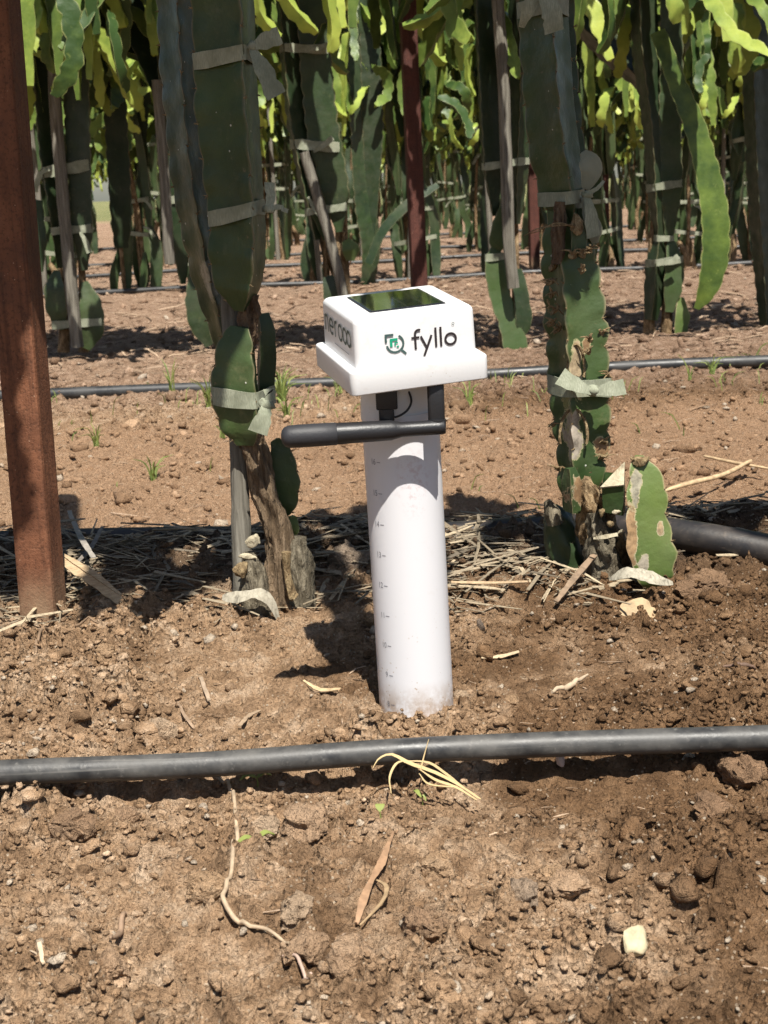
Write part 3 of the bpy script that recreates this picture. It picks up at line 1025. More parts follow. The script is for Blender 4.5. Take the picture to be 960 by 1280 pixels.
FY = -HD / 2 - .00025
front = lambda dx, dz, s=1.0: (lambda v_: np.stack([dx + v_[:, 0] * s, FY - v_[:, 2], dz + v_[:, 1] * s], 1))
sw = .00185
xh = .0102
fx0, bz = -.0042, .0300
word = [
    (arc(.0062, .0125, .0030, 60, 180, 10) + [(.0032, 0)], sw, False), ([(.0, xh - .0006), (.0066, xh - .0006)], sw * .9, False),
    ([(.0078, xh), (.0124, .0004)], sw, False), ([(.0168, xh), (.0098, -.0062)], sw, False),
    ([(.0203, .0158), (.0203, 0)], sw, False), ([(.0245, .0158), (.0245, 0)], sw, False),
    (arc(.0326, xh / 2, .0044, 0, 360 - 12, 30), sw, True)]
lettering('brand_name', word, front(fx0, bz), M['print_dark'], housing)
lettering('trademark_dot', [(arc(.0352, .0172, .0009, 0, 345, 12), .0004, True)], front(fx0, bz), M['print_slate'], housing)
ix0, iz0 = -.0178, .0368
mark = [(arc(0, 0, .0068, -52, 62, 24), .0017, False), (arc(0, 0, .0068, 188, 303, 24), .0017, False), ([(.0040, -.0045), (.0086, -.0092)], .0019, False),
        ([(-.0074, .0016), (-.0074, .0074), (-.0010, .0074)], .0017, False)]
lettering('logo_ring', mark, front(ix0, iz0), M['print_slate'], housing)
leaf = [([(-.0032, -.0022), (-.0032, .0034), (.0022, .0034)], .0021, False), ([(.0000, -.0018), (.0000, .0008), (.0024, .0008)], .0012, False), ([(.0012, -.0024), (.0030, -.0024)], .0014, False)]
lettering('logo_leaf', leaf, front(ix0, iz0), M['print_green'], housing)
SX = -HW / 2 - .00025
side = lambda dy, dz, s=1.0: (lambda v_: np.stack([SX - v_[:, 2], -(dy + v_[:, 0] * s), dz + v_[:, 1] * s], 1))
w2 = .0024; x2 = .0135
nero = [
    ([(0, 0), (0, x2)], w2, False), ([(0, x2 * .6)] + arc(.005, x2 - .005, .005, 170, 0, 12) + [(.010, 0)], w2, False),
    (arc(.0215, x2 / 2, .0062, 0, 310, 26), w2, False), ([(.0155, x2 / 2), (.0277, x2 / 2)], w2 * .8, False),
    ([(.0335, 0), (.0335, x2)], w2, False), (arc(.0385, x2 - .0048, .0046, 165, 70, 8), w2, False),
    (arc(.0505, x2 / 2, .0062, 0, 348, 26), w2, True),
    (arc(.0650, x2 / 2, .0060, 0, 348, 26), w2, True), (arc(.0775, x2 / 2, .0060, 0, 348, 26), w2, True)]
lettering('side_name', nero, side(-.0405, .0345), M['print_slate'], housing)
tag_w = [([(a, 0), (a + .0026, 0)], .0008, False) for a in np.arange(0, .046, .0034)]
lettering('side_small_print', tag_w, side(-.012, .0285), M['print_grey'], housing)

# neck under the head, plug, cable, aerial
mb = MB()
nk = np.array([.0185 - .003, 1.2, .262]) - BASE
v_, f_ = tube([nk + [-.001, 0, -.006], nk + [0, -.002, .020], nk + [.001, -.004, .040]], .0305, 48)
mb.add(v_, f_)
neck = mb.build('neck', M['white'], sensor); neck.modifiers.new('split', 'EDGE_SPLIT').split_angle = R(40)


def at_s(px_, py_, Y):
    return at(px_, py_, Y) - BASE


mb = MB()
def box_at(c, sx, sy, sz, bev=.0015):
    v_, f_ = rounded_box(sx, sy, -sz / 2, sz / 2, bev, bev, bev, 3)
    return v_ + np.asarray(c), f_
mb.add(*box_at(at_s(483, 496, 1.160), .0175, .014, .020)); mb.add(*box_at(at_s(483, 514, 1.160), .0125, .012, .016))
mb.add(*tube([at_s(484, 518, 1.160), at_s(484, 527, 1.162)], [.0035, .0018], 10))
mb.build('cable_plug', M['black_plastic'], sensor)
mb = MB()
cp = catmull([at_s(486, 521, 1.163), at_s(496, 521, 1.160), at_s(508, 514, 1.160), at_s(514, 503, 1.163), at_s(512, 492, 1.168), at_s(506, 482, 1.175)], 24)
mb.add(*tube(cp, .00095, 8)); mb.build('cable', M['black_plastic'], sensor)
aer = empty('aerial_root', (0, 0, 0))
bpy.data.objects.remove(aer)
mb = MB()
AY = 1.150
mb.add(*box_at(at_s(545, 505, AY + .006), .0135, .0135, .036, .003))
hinge = mb.build('aerial_hinge', M['black_plastic'], sensor)
mb = MB()
a0, a1 = at_s(556.5, 533.5, AY), at_s(352, 546.5, AY - .012)
D = a1 - a0
prof = [(-.0, .0035), (.004, .0055), (.012, .0060), (.05, .0060), (.18, .0060), (.27, .0062), (.31, .0074), (.335, .0082), (.60, .0086), (.62, .0087), (.90, .0088), (.955, .0085), (.980, .0072), (.995, .0048), (1.0, .002)]
mb.add(*tube([a0 + D * t_ for t_, _ in prof], [r_ for _, r_ in prof], 28, ref=(0, -1, 0)))
aerial = mb.build('aerial', M['black_plastic'], sensor)
mb = MB()
mb.add(*tube([a0 + D * t_ for t_ in (.665, .67, .80, .90, .957, .982, .997, 1.003)], [.0086, .0091, .0093, .0093, .0090, .0077, .0052, .002], 28, ref=(0, -1, 0)))
mb.build('rubber_tip', M['black_rubber'], aerial)
mb = MB(); mb.add(*tube([at_s(547, 524, AY + .002), at_s(547, 541, AY + .002)], .0068, 20)); mb.build('swivel_joint', M['black_plastic'], aerial)


# ------------------------------------------------------------------ cactus plants
def hull2(pts):
    pts = sorted(set((round(float(a), 5), round(float(b), 5)) for a, b in pts))
    def half(it):
        h_ = []
        for q in it:
            while len(h_) > 1 and (h_[-1][0] - h_[-2][0]) * (q[1] - h_[-2][1]) - (h_[-1][1] - h_[-2][1]) * (q[0] - h_[-2][0]) <= 0: h_.pop()
            h_.append(q)
        return h_
    a, b = half(pts), half(reversed(pts))
    return np.array(a[:-1] + b[:-1])


def band(clouds, z0, h, tilt=0.0, n=40, off=.0015, sag=.0):
    """strip of cloth wound round the given point clouds at height z0"""
    pts = np.concatenate([c[np.abs(c[:, 2] - z0) < max(.018, h)] for c in clouds])
    H_ = hull2(pts[:, :2])
    c = H_.mean(0)
    L_ = np.vstack([H_, H_[:1]])
    s_ = np.concatenate([[0], np.cumsum(np.linalg.norm(np.diff(L_, axis=0), axis=1))])
    u = np.linspace(0, s_[-1], n, endpoint=False)
    q = np.stack([np.interp(u, s_, L_[:, 0]), np.interp(u, s_, L_[:, 1])], 1)
    for _ in range(2):
        q = .5 * q + .25 * (np.roll(q, 1, 0) + np.roll(q, -1, 0))
    d = q - c; d /= np.linalg.norm(d, axis=1)[:, None]
    rows = []
    m_ = 5
    for r_, (o_, zz_) in enumerate([(o2, z2) for o2, zs_ in ((off, np.linspace(-.5, .5, m_)), (off - .0009, np.linspace(.5, -.5, m_))) for z2 in zs_]):
        w_ = h * (1 + .22 * perlin(u * 28, u * 0 + 1.3, 7))
        wr = .0011 * perlin(u * 60 + r_ * .2, u * 0 + r_ * .9, 3)
        x_ = q + d * (o_ + wr * .7 + .0004)[:, None]
        z_ = z0 + zz_ * w_ + tilt * (q[:, 0] - c[0]) + .004 * perlin(u * 9, u * 0, 2)
        rows.append(np.column_stack([x_, z_]))
    nr_ = len(rows)
    v_ = np.concatenate(rows)
    f_ = [(i * n + j, i * n + (j + 1) % n, ((i + 1) % nr_) * n + (j + 1) % n, ((i + 1) % nr_) * n + j) for i in range(nr_) for j in range(n)]
    return v_, f_


def knot(c, r_, seed):
    v_, f_ = rock(seed, 2, r_ * 1.25, r_, r_ * .95, .45)
    return v_ + np.asarray(c), f_


def tie(parent, clouds, z0, h, knot_p=None, tails=(), tilt=0.0, mat='cloth', off=(0, 0, 0)):
    mb = MB(); mb.add(*band(clouds, z0, h, tilt))
    o = mb.build('cloth_tie', M[mat], parent, True, off)
    if knot_p is not None:
        mb = MB(); mb.add(*knot(knot_p, h * .42, random.randint(1, 900))); mb.build('knot', M[mat], o, True, off)
    for t_, w_ in tails:
        p_ = catmull(t_, 9)
        p_ = p_ + .0015 * np.stack([perlin(np.arange(9) * .7, np.full(9, 3.), 1)] * 3, 1)
        mb = MB(); mb.add(*ribbon(p_, w_, (0.25, -1, 0.2), .0011)); mb.build('tie_tail', M[mat], o, True, off)
    return o


def stem_part(name, parent, path, width, mat, off, tone=.5, spines=True, **kw):
    v_, f_, e_, t_, info = ribbed(path, width, **kw)
    mb = MB(); mb.add(v_, f_, edge=e_, tone=np.full(len(v_), tone))
    o = mb.build(name, M[mat], parent, True, off)
    if spines:
        mb = MB()
        V, S = info['V'], info['S']
        cnt = 0
        for r_ in range(info['nrib']):
            sh = S[:, r_ * 6 + 3]
            for i in range(1, len(sh) - 1):
                if sh[i] > sh[i - 1] and sh[i] >= sh[i + 1] and sh[i] > .5:
                    tip = V[i, r_ * 6 + 3]; out = tip - info['p'][i]; out /= np.linalg.norm(out)
                    a, b = ICO[1]
                    mb.add(a * .0013 + tip, b)
                    for _ in range(3):
                        dd = out + RNG.normal(0, .45, 3); dd /= np.linalg.norm(dd)
                        mb.add(*tube([tip, tip + dd * .0045], [.0006, .0001], 4))
                    cnt += 1
        if cnt:
            mb.build('spines', M['scab'], o, True, off)['kind'] = 'stuff'
    return o, v_


def px_path(pts, Y):
    return [at(p[0], p[1], p[2] if len(p) > 2 else Y) for p in pts]


def pxw(ws, Y):
    return [w_ / 1800 * Y * 1.03 for w_ in ws]


def woody(name, parent, path, rad, mat, off, jit=.12, n=30, k_=28):
    p = catmull(path, n); r_ = np.interp(np.linspace(0, 1, n), np.linspace(0, 1, len(rad)), rad)
    T_, e1, e2 = frames(p, (0, -1, 0))
    ang_ = np.linspace(0, 2 * np.pi, k_, endpoint=False)
    v_ = []
    for i in range(n):
        rr = r_[i] * (1 + jit * perlin(np.cos(ang_) * 1.6 + 3, np.sin(ang_) * 1.6 + i * .12, 13) + .8 * jit * perlin(np.cos(ang_) * 5 + 9, np.sin(ang_) * 5 + i * .16, 33) + .6 * jit * perlin(np.cos(ang_) * 3, np.sin(ang_) * 3 + i * .7, 23))
        v_.append(p[i] + np.outer(np.cos(ang_) * rr, e1[i]) + np.outer(np.sin(ang_) * rr, e2[i]))
    v_ = np.concatenate(v_)
    f_ = [(i * k_ + j, i * k_ + (j + 1) % k_, (i + 1) * k_ + (j + 1) % k_, (i + 1) * k_ + j) for i in range(n - 1) for j in range(k_)]
    f_ += [tuple(range(k_ - 1, -1, -1)), tuple((n - 1) * k_ + j for j in range(k_))]
    mb = MB(); mb.add(v_, f_)
    return mb.build(name, M[mat], parent, True, off), v_


def patch(name, parent, c, sx, sz, mat, off, seed, depth=.004, sy=None, rot=0.0):
    """raised scab or dried flap"""
    v_, f_ = rock(seed, 3, sx, sy or depth, sz, .38)
    if rot:
        ca, sa = math.cos(rot), math.sin(rot)
        v_ = v_ @ np.array([[ca, 0, sa], [0, 1, 0], [-sa, 0, ca]])
    mb = MB(); mb.add(v_ + np.asarray(c), f_)
    return mb.build(name, M[mat], parent, True, off)


# ---- branches of the crowns: arching, drooping three-ribbed stems
def branch_path(x0, y0, z0, th, reach, drop, rise=.10, n=6):
    """leaves upward, arches over and hangs"""
    dx, dy = math.cos(th), math.sin(th)
    pts = []
    for u in np.linspace(0, 1, n):
        out = reach * (1 - (1 - u) ** 1.7)
        zz_ = z0 + rise * math.sin(math.pi * min(1, u * 1.6)) - drop * max(0, (u - .28) / .72) ** 1.35
        pts.append((x0 + dx * out + .03 * math.sin(3 * u + th * 5), y0 + dy * out + .03 * math.cos(4 * u + th * 3), zz_))
    return np.array(pts)


def branch_geo(path, w, tone, nsec=20):
    nsec = int(np.clip(np.sum(np.linalg.norm(np.diff(path, axis=0), axis=1)) / .042 * 3.0, 8, 34))
    ws = [w * .5, w, w * .95, w * 1.05, w * .92, w, w * .95, w * .45]
    v_, f_, e_, t_, info = ribbed(path, ws, rot=random.uniform(0, 2), lobe=.042, scallop=.34, valley=.34, nsec=nsec, ref=(random.uniform(-1, 1), -1, .2), twist=random.uniform(-1.2, 1.2), fin=.07, lite=True)
    return v_, f_, e_, np.clip(tone + .28 * (t_ - .5), 0, 1)


def crown_specs(n, zt=1.16, low=.62, front=.5):
    out = []
    for i in range(n):
        if i < n * .36:                       # long arching stems
            th = (R(-90) if random.random() < front else R(90)) + random.gauss(0, .8)
            re = random.uniform(.08, .46)
            z0 = zt + random.uniform(-.12, .30)
            tip = low + (zt - .05 - low) * random.random() ** .8
            p_ = branch_path(random.uniform(-.18, .18), random.uniform(-.10, .10), z0, th, re, z0 - tip, random.uniform(.04, .20))
            out.append((p_, random.uniform(.034, .056), random.random()))
        else:                                 # short drooping joints filling the crown
            x_, y_ = random.uniform(-.28, .28), random.uniform(-.56, .38)
            z_ = low + .16 + (zt + .50 - low) * random.random() ** 1.45
            L_ = random.uniform(.12, .30); a = random.uniform(0, 6.28); o_ = random.uniform(.02, .85) * L_
            dz = -math.sqrt(max(0, L_ ** 2 - o_ ** 2)) if random.random() < .75 else random.uniform(-.1, .14)
            dz = max(dz, low - z_)
            bx_, by_ = random.gauss(0, .03), random.gauss(0, .03)
            p_ = np.array([(x_, y_, z_), (x_ + o_ * .45 * math.cos(a) + bx_, y_ + o_ * .45 * math.sin(a) + by_, z_ + dz * .35 + .02), (x_ + o_ * .8 * math.cos(a) + bx_, y_ + o_ * .8 * math.sin(a) + by_, z_ + dz * .72), (x_ + o_ * math.cos(a), y_ + o_ * math.sin(a), z_ + dz)])
            out.append((p_, random.uniform(.030, .056), random.random()))
    return out

# ---- the front left plant
YA = 1.50
A = at(342, 770, YA); A[2] = gz(A[0], A[1])
pa = empty('dragon_fruit_plant', A)
tag(pa, 'tall dark cactus plant tied to a grey stake, left of the white sensor', 'cactus plant')
s1, c1 = stem_part('stem', pa, px_path([(214, -560, 1.30), (214, -300, 1.44), (216, -120, 1.51), (226, 0), (234, 130), (246, 240), (262, 330), (274, 385), (283, 438)], 1.535), pxw([66, 66, 66, 64, 62, 60, 56, 46, 26], 1.535), 'stem_old', A, .35, rot=R(-8), scallop=.10, valley=.42, wob=.05)
s2, c2 = stem_part('stem', pa, px_path([(278, -560, 1.26), (280, -300, 1.40), (283, -120, 1.455), (286, 0), (291, 130), (301, 250), (303, 320), (302, 362), (301, 389)], 1.475), pxw([76, 78, 80, 78, 80, 74, 74, 58, 14], 1.475), 'stem_old', A, .5, rot=R(-28), scallop=.09, valley=.40, wob=.05)
s3, c3 = stem_part('stem', pa, px_path([(304, 409), (302, 425), (300, 455), (303, 500), (308, 535), (310, 556)], 1.478), pxw([26, 50, 60, 62, 54, 24], 1.478), 'stem_low', A, .45, rot=R(-34), scallop=.17, lobe=.026, valley=.42, wob=.16)
s4, c4 = stem_part('stem', pa, px_path([(327, 392), (331, 420), (330, 470), (328, 530)], 1.51), pxw([16, 24, 26, 14], 1.51), 'stem_old', A, .2, rot=R(20), scallop=.14)
woody('bark_core', pa, px_path([(314, 368), (311, 395), (308, 432)], 1.49), [.008, .0105, .009], 'core', A, .25)
s5, c5 = stem_part('side_pad', pa, px_path([(344, 549), (352, 565), (357, 600), (355, 630), (352, 645)], 1.515), pxw([12, 30, 40, 34, 12], 1.515), 'stem_low', A, .35, rot=R(66), scallop=.13, lobe=.02, valley=.46)
stem_part('side_pad', pa, px_path([(366, 645), (365, 660), (362, 672)], 1.52), pxw([12, 20, 10], 1.52), 'pad_pale', A, .3, rot=R(60), spines=False)
woody('trunk', pa, px_path([(314, 540), (319, 566), (328, 605), (341, 645), (350, 685), (348, 725), (340, 775)], 1.490), [.0125, .0135, .0128, .0130, .0135, .0165, .022], 'wood', A, .24, 44, 36)
woody('dead_stub', pa, px_path([(370, 672), (370, 700), (372, 735), (366, 772)], 1.50), [.011, .0165, .0195, .0225], 'dead', A, .2)
woody('dead_stub', pa, px_path([(312, 690), (316, 715), (320, 745), (324, 778)], 1.475), [.006, .012, .0165, .019], 'dead', A, .2)
woody('dead_twig', pa, px_path([(358, 690), (359, 715), (364, 742), (368, 748)], 1.468), [.005, .0042, .0048, .0052], 'scab', A, .25, 14, 10)
patch('dry_flap', pa, at(317, 676, 1.468), .0095, .0062, 'cream', A, 41, .002, rot=.25)
patch('dry_flap', pa, at(308, 696, 1.468), .010, .0035, 'cream', A, 43, .002, rot=-.1)
patch('scab', pa, at(301, 712, 1.462), .010, .009, 'scab', A, 44, .006)
stake_a = MB(); v_, f_ = tube(catmull(px_path([(282, 230, 1.513), (287, 380, 1.51), (296, 520, 1.505), (301, 640, 1.50), (303, 722, 1.495), (303, 745, 1.495)], 1.5), 30), [.0085] * 6 + [.0095] * 12 + [.0105] * 12, 14, jitter=.05)
stake_a.add(v_, f_); tag(stake_a.build('wooden_stake', M['stake']), 'grey weathered wooden stake supporting the cactus left of the sensor', 'stake')
zA = lambda px_, py_, Y: float(at(px_, py_, Y)[2])
tie(pa, [c2], zA(285, 70, 1.46), .0150, at(315, 58, 1.452), [([at(316, 58, 1.45), at(330, 52, 1.446), at(350, 44, 1.444)], [.006, .016, .017]), ([at(316, 62, 1.449), at(328, 85, 1.442), at(346, 120, 1.440)], [.007, .017, .020])], .06, off=A)
tie(pa, [c2], zA(303, 265, 1.46), .0145, at(336, 261, 1.454), [([at(336, 261, 1.452), at(348, 259, 1.45), at(360, 264, 1.452)], [.005, .005, .004]), ([at(335, 262, 1.45), at(338, 248, 1.452), at(337, 228, 1.455)], [.006, .009, .010])], .18, off=A)
tie(pa, [c3, c4], zA(303, 500, 1.46), .0175, at(333, 505, 1.45), [([at(333, 506, 1.448), at(330, 520, 1.442), at(322, 541, 1.440)], [.008, .016, .021]), ([at(334, 504, 1.448), at(338, 494, 1.45), at(336, 486, 1.452)], [.006, .011, .012])], -.10, off=A)
tie(pa, [c1], zA(232, -80, 1.5), .016, off=A)

# ---- the front right plant
YB = 1.55
B = at(765, 728, YB); B[2] = gz(B[0], B[1])
pb_ = empty('dragon_fruit_plant', B)
tag(pb_, 'scarred cactus plant with brown scabs and pale lower pad, right of the sensor', 'cactus plant')
b1, d1 = stem_part('stem', pb_, px_path([(668, -560, 1.30), (670, -300, 1.45), (676, -120, 1.52), (682, 0), (688, 100), (696, 180), (706, 235), (712, 266), (714, 290)], 1.545), pxw([62, 62, 62, 61, 62, 62, 58, 46, 24], 1.545), 'stem_old', B, .55, rot=R(-14), scallop=.10, valley=.45, wob=.04, ref=(-.12, -1, 0))
b0, d0 = stem_part('stem', pb_, px_path([(684, -500, 1.36), (690, -120, 1.54), (695, 0), (702, 110), (712, 200), (726, 290), (732, 330)], 1.575), pxw([36, 36, 36, 36, 34, 30, 14], 1.575), 'stem_old', B, .15, rot=R(40), scallop=.16, wob=.05)
b2, d2 = stem_part('stem', pb_, px_path([(706, 262), (710, 315), (716, 370), (721, 430), (725, 500), (727, 560), (724, 605), (720, 640)], 1.545), pxw([40, 62, 74, 76, 74, 66, 54, 30], 1.545), 'stem_low', B, .5, nrib=4, rot=R(22), scallop=.20, valley=.50, wob=.10, lobe=.030, twist=.3)
woody('bark_core', pb_, px_path([(701, 252), (699, 285), (697, 330)], 1.522), [.005, .0070, .0060], 'core', B, .3)
stem_part('stem', pb_, px_path([(722, 280), (723, 300), (722, 322)], 1.52), pxw([18, 20, 14], 1.52), 'stem_low', B, .2, rot=R(60), spines=False)
patch('cut_tip', pb_, at(721, 281, 1.512), .0065, .0115, 'scab', B, 61, .006)
stem_part('withered_pad', pb_, px_path([(728, 190), (734, 200), (737, 216), (731, 236)], 1.535), pxw([8, 26, 28, 10], 1.535), 'withered', B, .6, spines=False, rot=R(55), lobe=.02)
stem_part('withered_pad', pb_, px_path([(730, 246), (735, 266), (741, 290), (743, 304)], 1.535), pxw([10, 18, 22, 8], 1.535), 'withered', B, .4, spines=False, rot=R(50), lobe=.02)
# curled dry scabs along the ribs
rs = random.Random(5)
for i, (px_, py_, sx_, sz_, ro) in enumerate([(692, 333, 12, 9, .5), (688, 352, 13, 9, .6), (690, 368, 11, 8, .7), (694, 388, 15, 7, .8), (689, 405, 10, 7, .4), (697, 412, 12, 6, .6), (716, 320, 9, 10, 0), (728, 318, 10, 12, .2), (737, 312, 8, 9, 0), (728, 338, 8, 11, -.2), (738, 425, 7, 8, .2), (752, 418, 14, 4, -.4), (736, 440, 6, 10, 0), (760, 470, 11, 4, -.3), (689, 532, 10, 5, .2), (754, 553, 13, 6, -.1), (752, 572, 10, 6, .2), (697, 586, 8, 4, 0)]):
    c_ = at(px_, py_, 1.512 if 700 < px_ < 745 else 1.532)
    k_ = 1.53 / 1800
    o_ = patch('dry_scab', pb_, c_, sx_ * k_ * .62, sz_ * k_ * .5, 'scab', B, 70 + i, .0035, rot=ro)
    for q in range(4):
        mbq = MB(); e_ = c_ + np.array([rs.uniform(-1, 1) * .009, -.005, rs.uniform(-.5, 1) * .007])
        mbq.add(*tube(catmull([c_, .5 * (c_ + e_) + [0, -.003, .003], e_ + np.array([rs.uniform(-.006, .006), 0, rs.uniform(-.003, .004)])], 5), [.0022, .0016, .0012, .0008, .0003], 5))
        mbq.build('dry_spike', M['scab'], o_, True, B)
for i, (px_, py_, sx_, sz_) in enumerate([(720, 462, 9, 30), (717, 545, 15, 32)]):
    k_ = 1.53 / 1800
    path = [at(px_ + sx_ * 1.15 * math.cos(a), py_ - sz_ * 1.05 * math.sin(a), 1.520) for a in np.linspace(-.3, math.pi + .3, 14)]
    mbq = MB(); mbq.add(*tube(catmull(path, 30), .0016, 7, jitter=.25)); mbq.build('wound_rim', M['scab'], pb_, True, B)
mbq = MB()
for q in range(2):
    mbq.add(*tube(catmull([at(716, 281 + 2 * q, 1.508), at(695, 282 - 3 * q, 1.49), at(672, 286 + 3 * q, 1.485), at(655 + 8 * q, 295 - 3 * q, 1.49)], 14), np.linspace(.0011, .0004, 14), 5))
mbq.build('dry_tendril', M['scab'], pb_, True, B)
woody('trunk', pb_, px_path([(728, 590), (738, 620), (750, 660), (762, 700), (768, 740)], 1.545), [.014, .017, .0205, .024, .029], 'bark', B, .32, 36, 32)
woody('trunk', pb_, px_path([(745, 640), (752, 680), (760, 735)], 1.525), [.008, .016, .021], 'dead', B, .32, 30, 28)
stem_part('stem', pb_, px_path([(712, 585), (714, 605), (716, 640)], 1.515), pxw([14, 26, 20], 1.515), 'stem_low', B, .4, rot=R(10), spines=False)
woody('dead_stub', pb_, px_path([(690, 634), (697, 650), (706, 690), (712, 736)], 1.575), [.007, .0165, .020, .022], 'stem_old', B, .15)
woody('dead_stub', pb_, px_path([(684, 626), (690, 640), (694, 655)], 1.56), [.004, .0098, .009], 'dead', B, .15, 10, 12)
b3, d3 = stem_part('pale_pad', pb_, px_path([(797, 570), (799, 585), (803, 615), (806, 650), (809, 690), (814, 722), (816, 734)], 1.500), pxw([14, 36, 54, 58, 62, 50, 20], 1.50), 'pad_pale', B, .45, rot=R(52), scallop=.20, lobe=.030, valley=.5, wob=.24)
patch('dry_crown', pb_, at(801, 576, 1.492), .012, .006, 'scab', B, 140, .006)
# cut stub with a cream face
mbq = MB()
cpts = np.array([at(752, 606, 1.49), at(778, 604, 1.49), at(779, 578, 1.50), at(768, 596, 1.488)])
cb = [at(754, 640, 1.50), at(779, 645, 1.50), at(782, 640, 1.53), at(760, 640, 1.52)]
mbq.add(np.vstack([[at(752, 607, 1.492), at(779, 605, 1.492), at(781, 592, 1.525), at(756, 590, 1.52)], cb]), [(0, 1, 5, 4), (1, 2, 6, 5), (2, 3, 7, 6), (3, 0, 4, 7)], edge=np.zeros(8), tone=np.full(8, .4))
st = mbq.build('cut_stub', M['stem_low'], pb_, False, B)
mbq = MB(); mbq.add([at(750, 609, 1.489), at(780, 606, 1.489), at(781, 577, 1.512), at(766, 592, 1.505), at(768, 600, 1.494)], [(0, 1, 4), (1, 2, 3, 4), (0, 4, 3)])
so = mbq.build('cream_face', M['cream'], st, False, B); so.modifiers.new('thick', 'SOLIDIFY').thickness = .002
for i, (px_, py_, s_) in enumerate([(770, 640, .0045), (763, 655, .005), (776, 665, .004), (752, 640, .0045)]):
    patch('dry_flap', pb_, at(px_, py_, 1.50), s_, s_ * .7, 'scab' if i % 2 else 'cream', B, 150 + i, .004, rot=.4 * i)
mbq = MB(); mbq.add(*ribbon(catmull([at(742, 673, 1.495), at(756, 671, 1.487), at(772, 668, 1.487)], 8), [.002, .005, .004], (0, -1, .4), .001)); mbq.build('dry_flap', M['cream'], pb_, True, B)
tie(pb_, [d1], zA(703, 247, 1.53), .0135, at(733, 243, 1.518), [([at(733, 243, 1.516), at(737, 262, 1.512), at(742, 296, 1.515)], [.006, .012, .016]), ([at(733, 242, 1.516), at(746, 236, 1.512), at(755, 226, 1.514)], [.005, .004, .003])], .04, off=B)
tie(pb_, [d2], zA(724, 484, 1.53), .0185, at(742, 489, 1.506), [([at(743, 489, 1.503), at(758, 487, 1.499), at(781, 483, 1.500)], [.008, .014, .017]), ([at(741, 489, 1.503), at(725, 484, 1.500), at(700, 470, 1.503)], [.008, .013, .020])], -.08, off=B)
tie(pb_, [d1], zA(680, 8, 1.53), .015, None, [([at(670, -10, 1.505), at(659, 15, 1.503), at(652, 34, 1.51)], [.016, .013, .006]), ([at(682, -8, 1.50), at(690, 18, 1.497), at(693, 40, 1.50)], [.018, .022, .021])], off=B)
mbq = MB(); mbq.add(*ribbon(catmull([at(762, 724, 1.478), at(782, 716, 1.462), at(805, 719, 1.458), at(826, 726, 1.456), at(841, 729, 1.462)], 16), [.004, .015, .012, .016, .010, .004], (0.15, -.75, .7), .0006))
tag(mbq.build('cloth_strip', M['strip']), 'cream strip lying at the foot of the pale cactus pad', 'strip')
mbq = MB(); mbq.add(*ribbon(catmull([at(278, 747, 1.452), at(300, 746, 1.444), at(322, 742, 1.442), at(338, 752, 1.444), at(349, 777, 1.446)], 16), [.006, .014, .009, .013, .010, .004], (0.15, -.9, .5), .0006))
tag(mbq.build('cloth_strip', M['strip']), 'cream strip wrapped at the foot of the stake cactus', 'strip')

# crowns of the front plants spread above the picture; they shade the upper stems
def add_branches(parent, off, specs, mat='branch', name='branch', nsec=20, base=(0, 0, 0)):
    for p_, w_, tn in specs:
        v_, f_, e_, t_ = branch_geo(p_ + np.asarray(base), w_, tn, nsec)
        mb = MB(); mb.add(v_, f_, edge=e_, tone=t_); mb.build(name, M[mat], parent, True, off)


def front_crown(n, seed, joints=13, dy=0.0):
    random.seed(seed)
    out = []
    for i in range(n):
        th = (-1 if random.random() < .95 else 1) * math.pi / 2 + random.gauss(0, .55)
        re = random.uniform(.15, .50) if math.sin(th) < 0 else random.uniform(.05, .2)
        z0 = 1.10 + random.uniform(-.05, .18)
        tip = random.uniform(.84, 1.06)
        out.append((branch_path(random.uniform(-.19, .19), random.uniform(-.36, -.20) + dy, z0, th, re * .62, z0 - tip, random.uniform(.03, .1)), random.uniform(.055, .080), random.random()))
    for i in range(joints):                   # joints lying over one another at the rim
        x_, y_, z_ = random.uniform(-.21, .21), random.uniform(-.47, -.20) + dy, random.uniform(.92, 1.18)
        L_ = random.uniform(.18, .32); a = random.uniform(0, 6.28); c_, s_ = math.cos(a) * L_ / 2, math.sin(a) * L_ / 2
        out.append((np.array([(x_ - c_, y_ - s_, z_), (x_, y_, z_ + .04), (x_ + c_, y_ + s_, max(.86, z_ - .08))]), random.uniform(.06, .085), random.random()))
    return out


add_branches(pa, (0, 0, 0), front_crown(24, 3, 11))
add_branches(pb_, (0, 0, 0), front_crown(18, 4, 8, .10))
for i, (x_, lab) in enumerate([(-.50, 'cactus plant of the front row standing left of the picture'), (-.90, 'second cactus plant of the front row left of the picture'),
                              (.64, 'cactus plant of the front row standing right of the picture'), (1.02, 'second cactus plant of the front row right of the picture')]):
    b_ = np.array([x_, 1.54, gz(x_, 1.54)])
    r_ = empty('dragon_fruit_plant', b_); tag(r_, lab, 'cactus plant')
    for dx in (-.03, .035):
        stem_part('stem', r_, [b_ + [dx, 0, -.02], b_ + [dx * 1.2, .02, .4], b_ + [dx, -.10, .8], b_ + [dx, -.24, 1.10]], [.03, .06, .06, .055], 'stem_old', b_, .4, spines=False, rot=1.0, per_lobe=4)
    add_branches(r_, (0, 0, 0), front_crown(16, 30 + i, 8, .08 if x_ > 0 else 0))

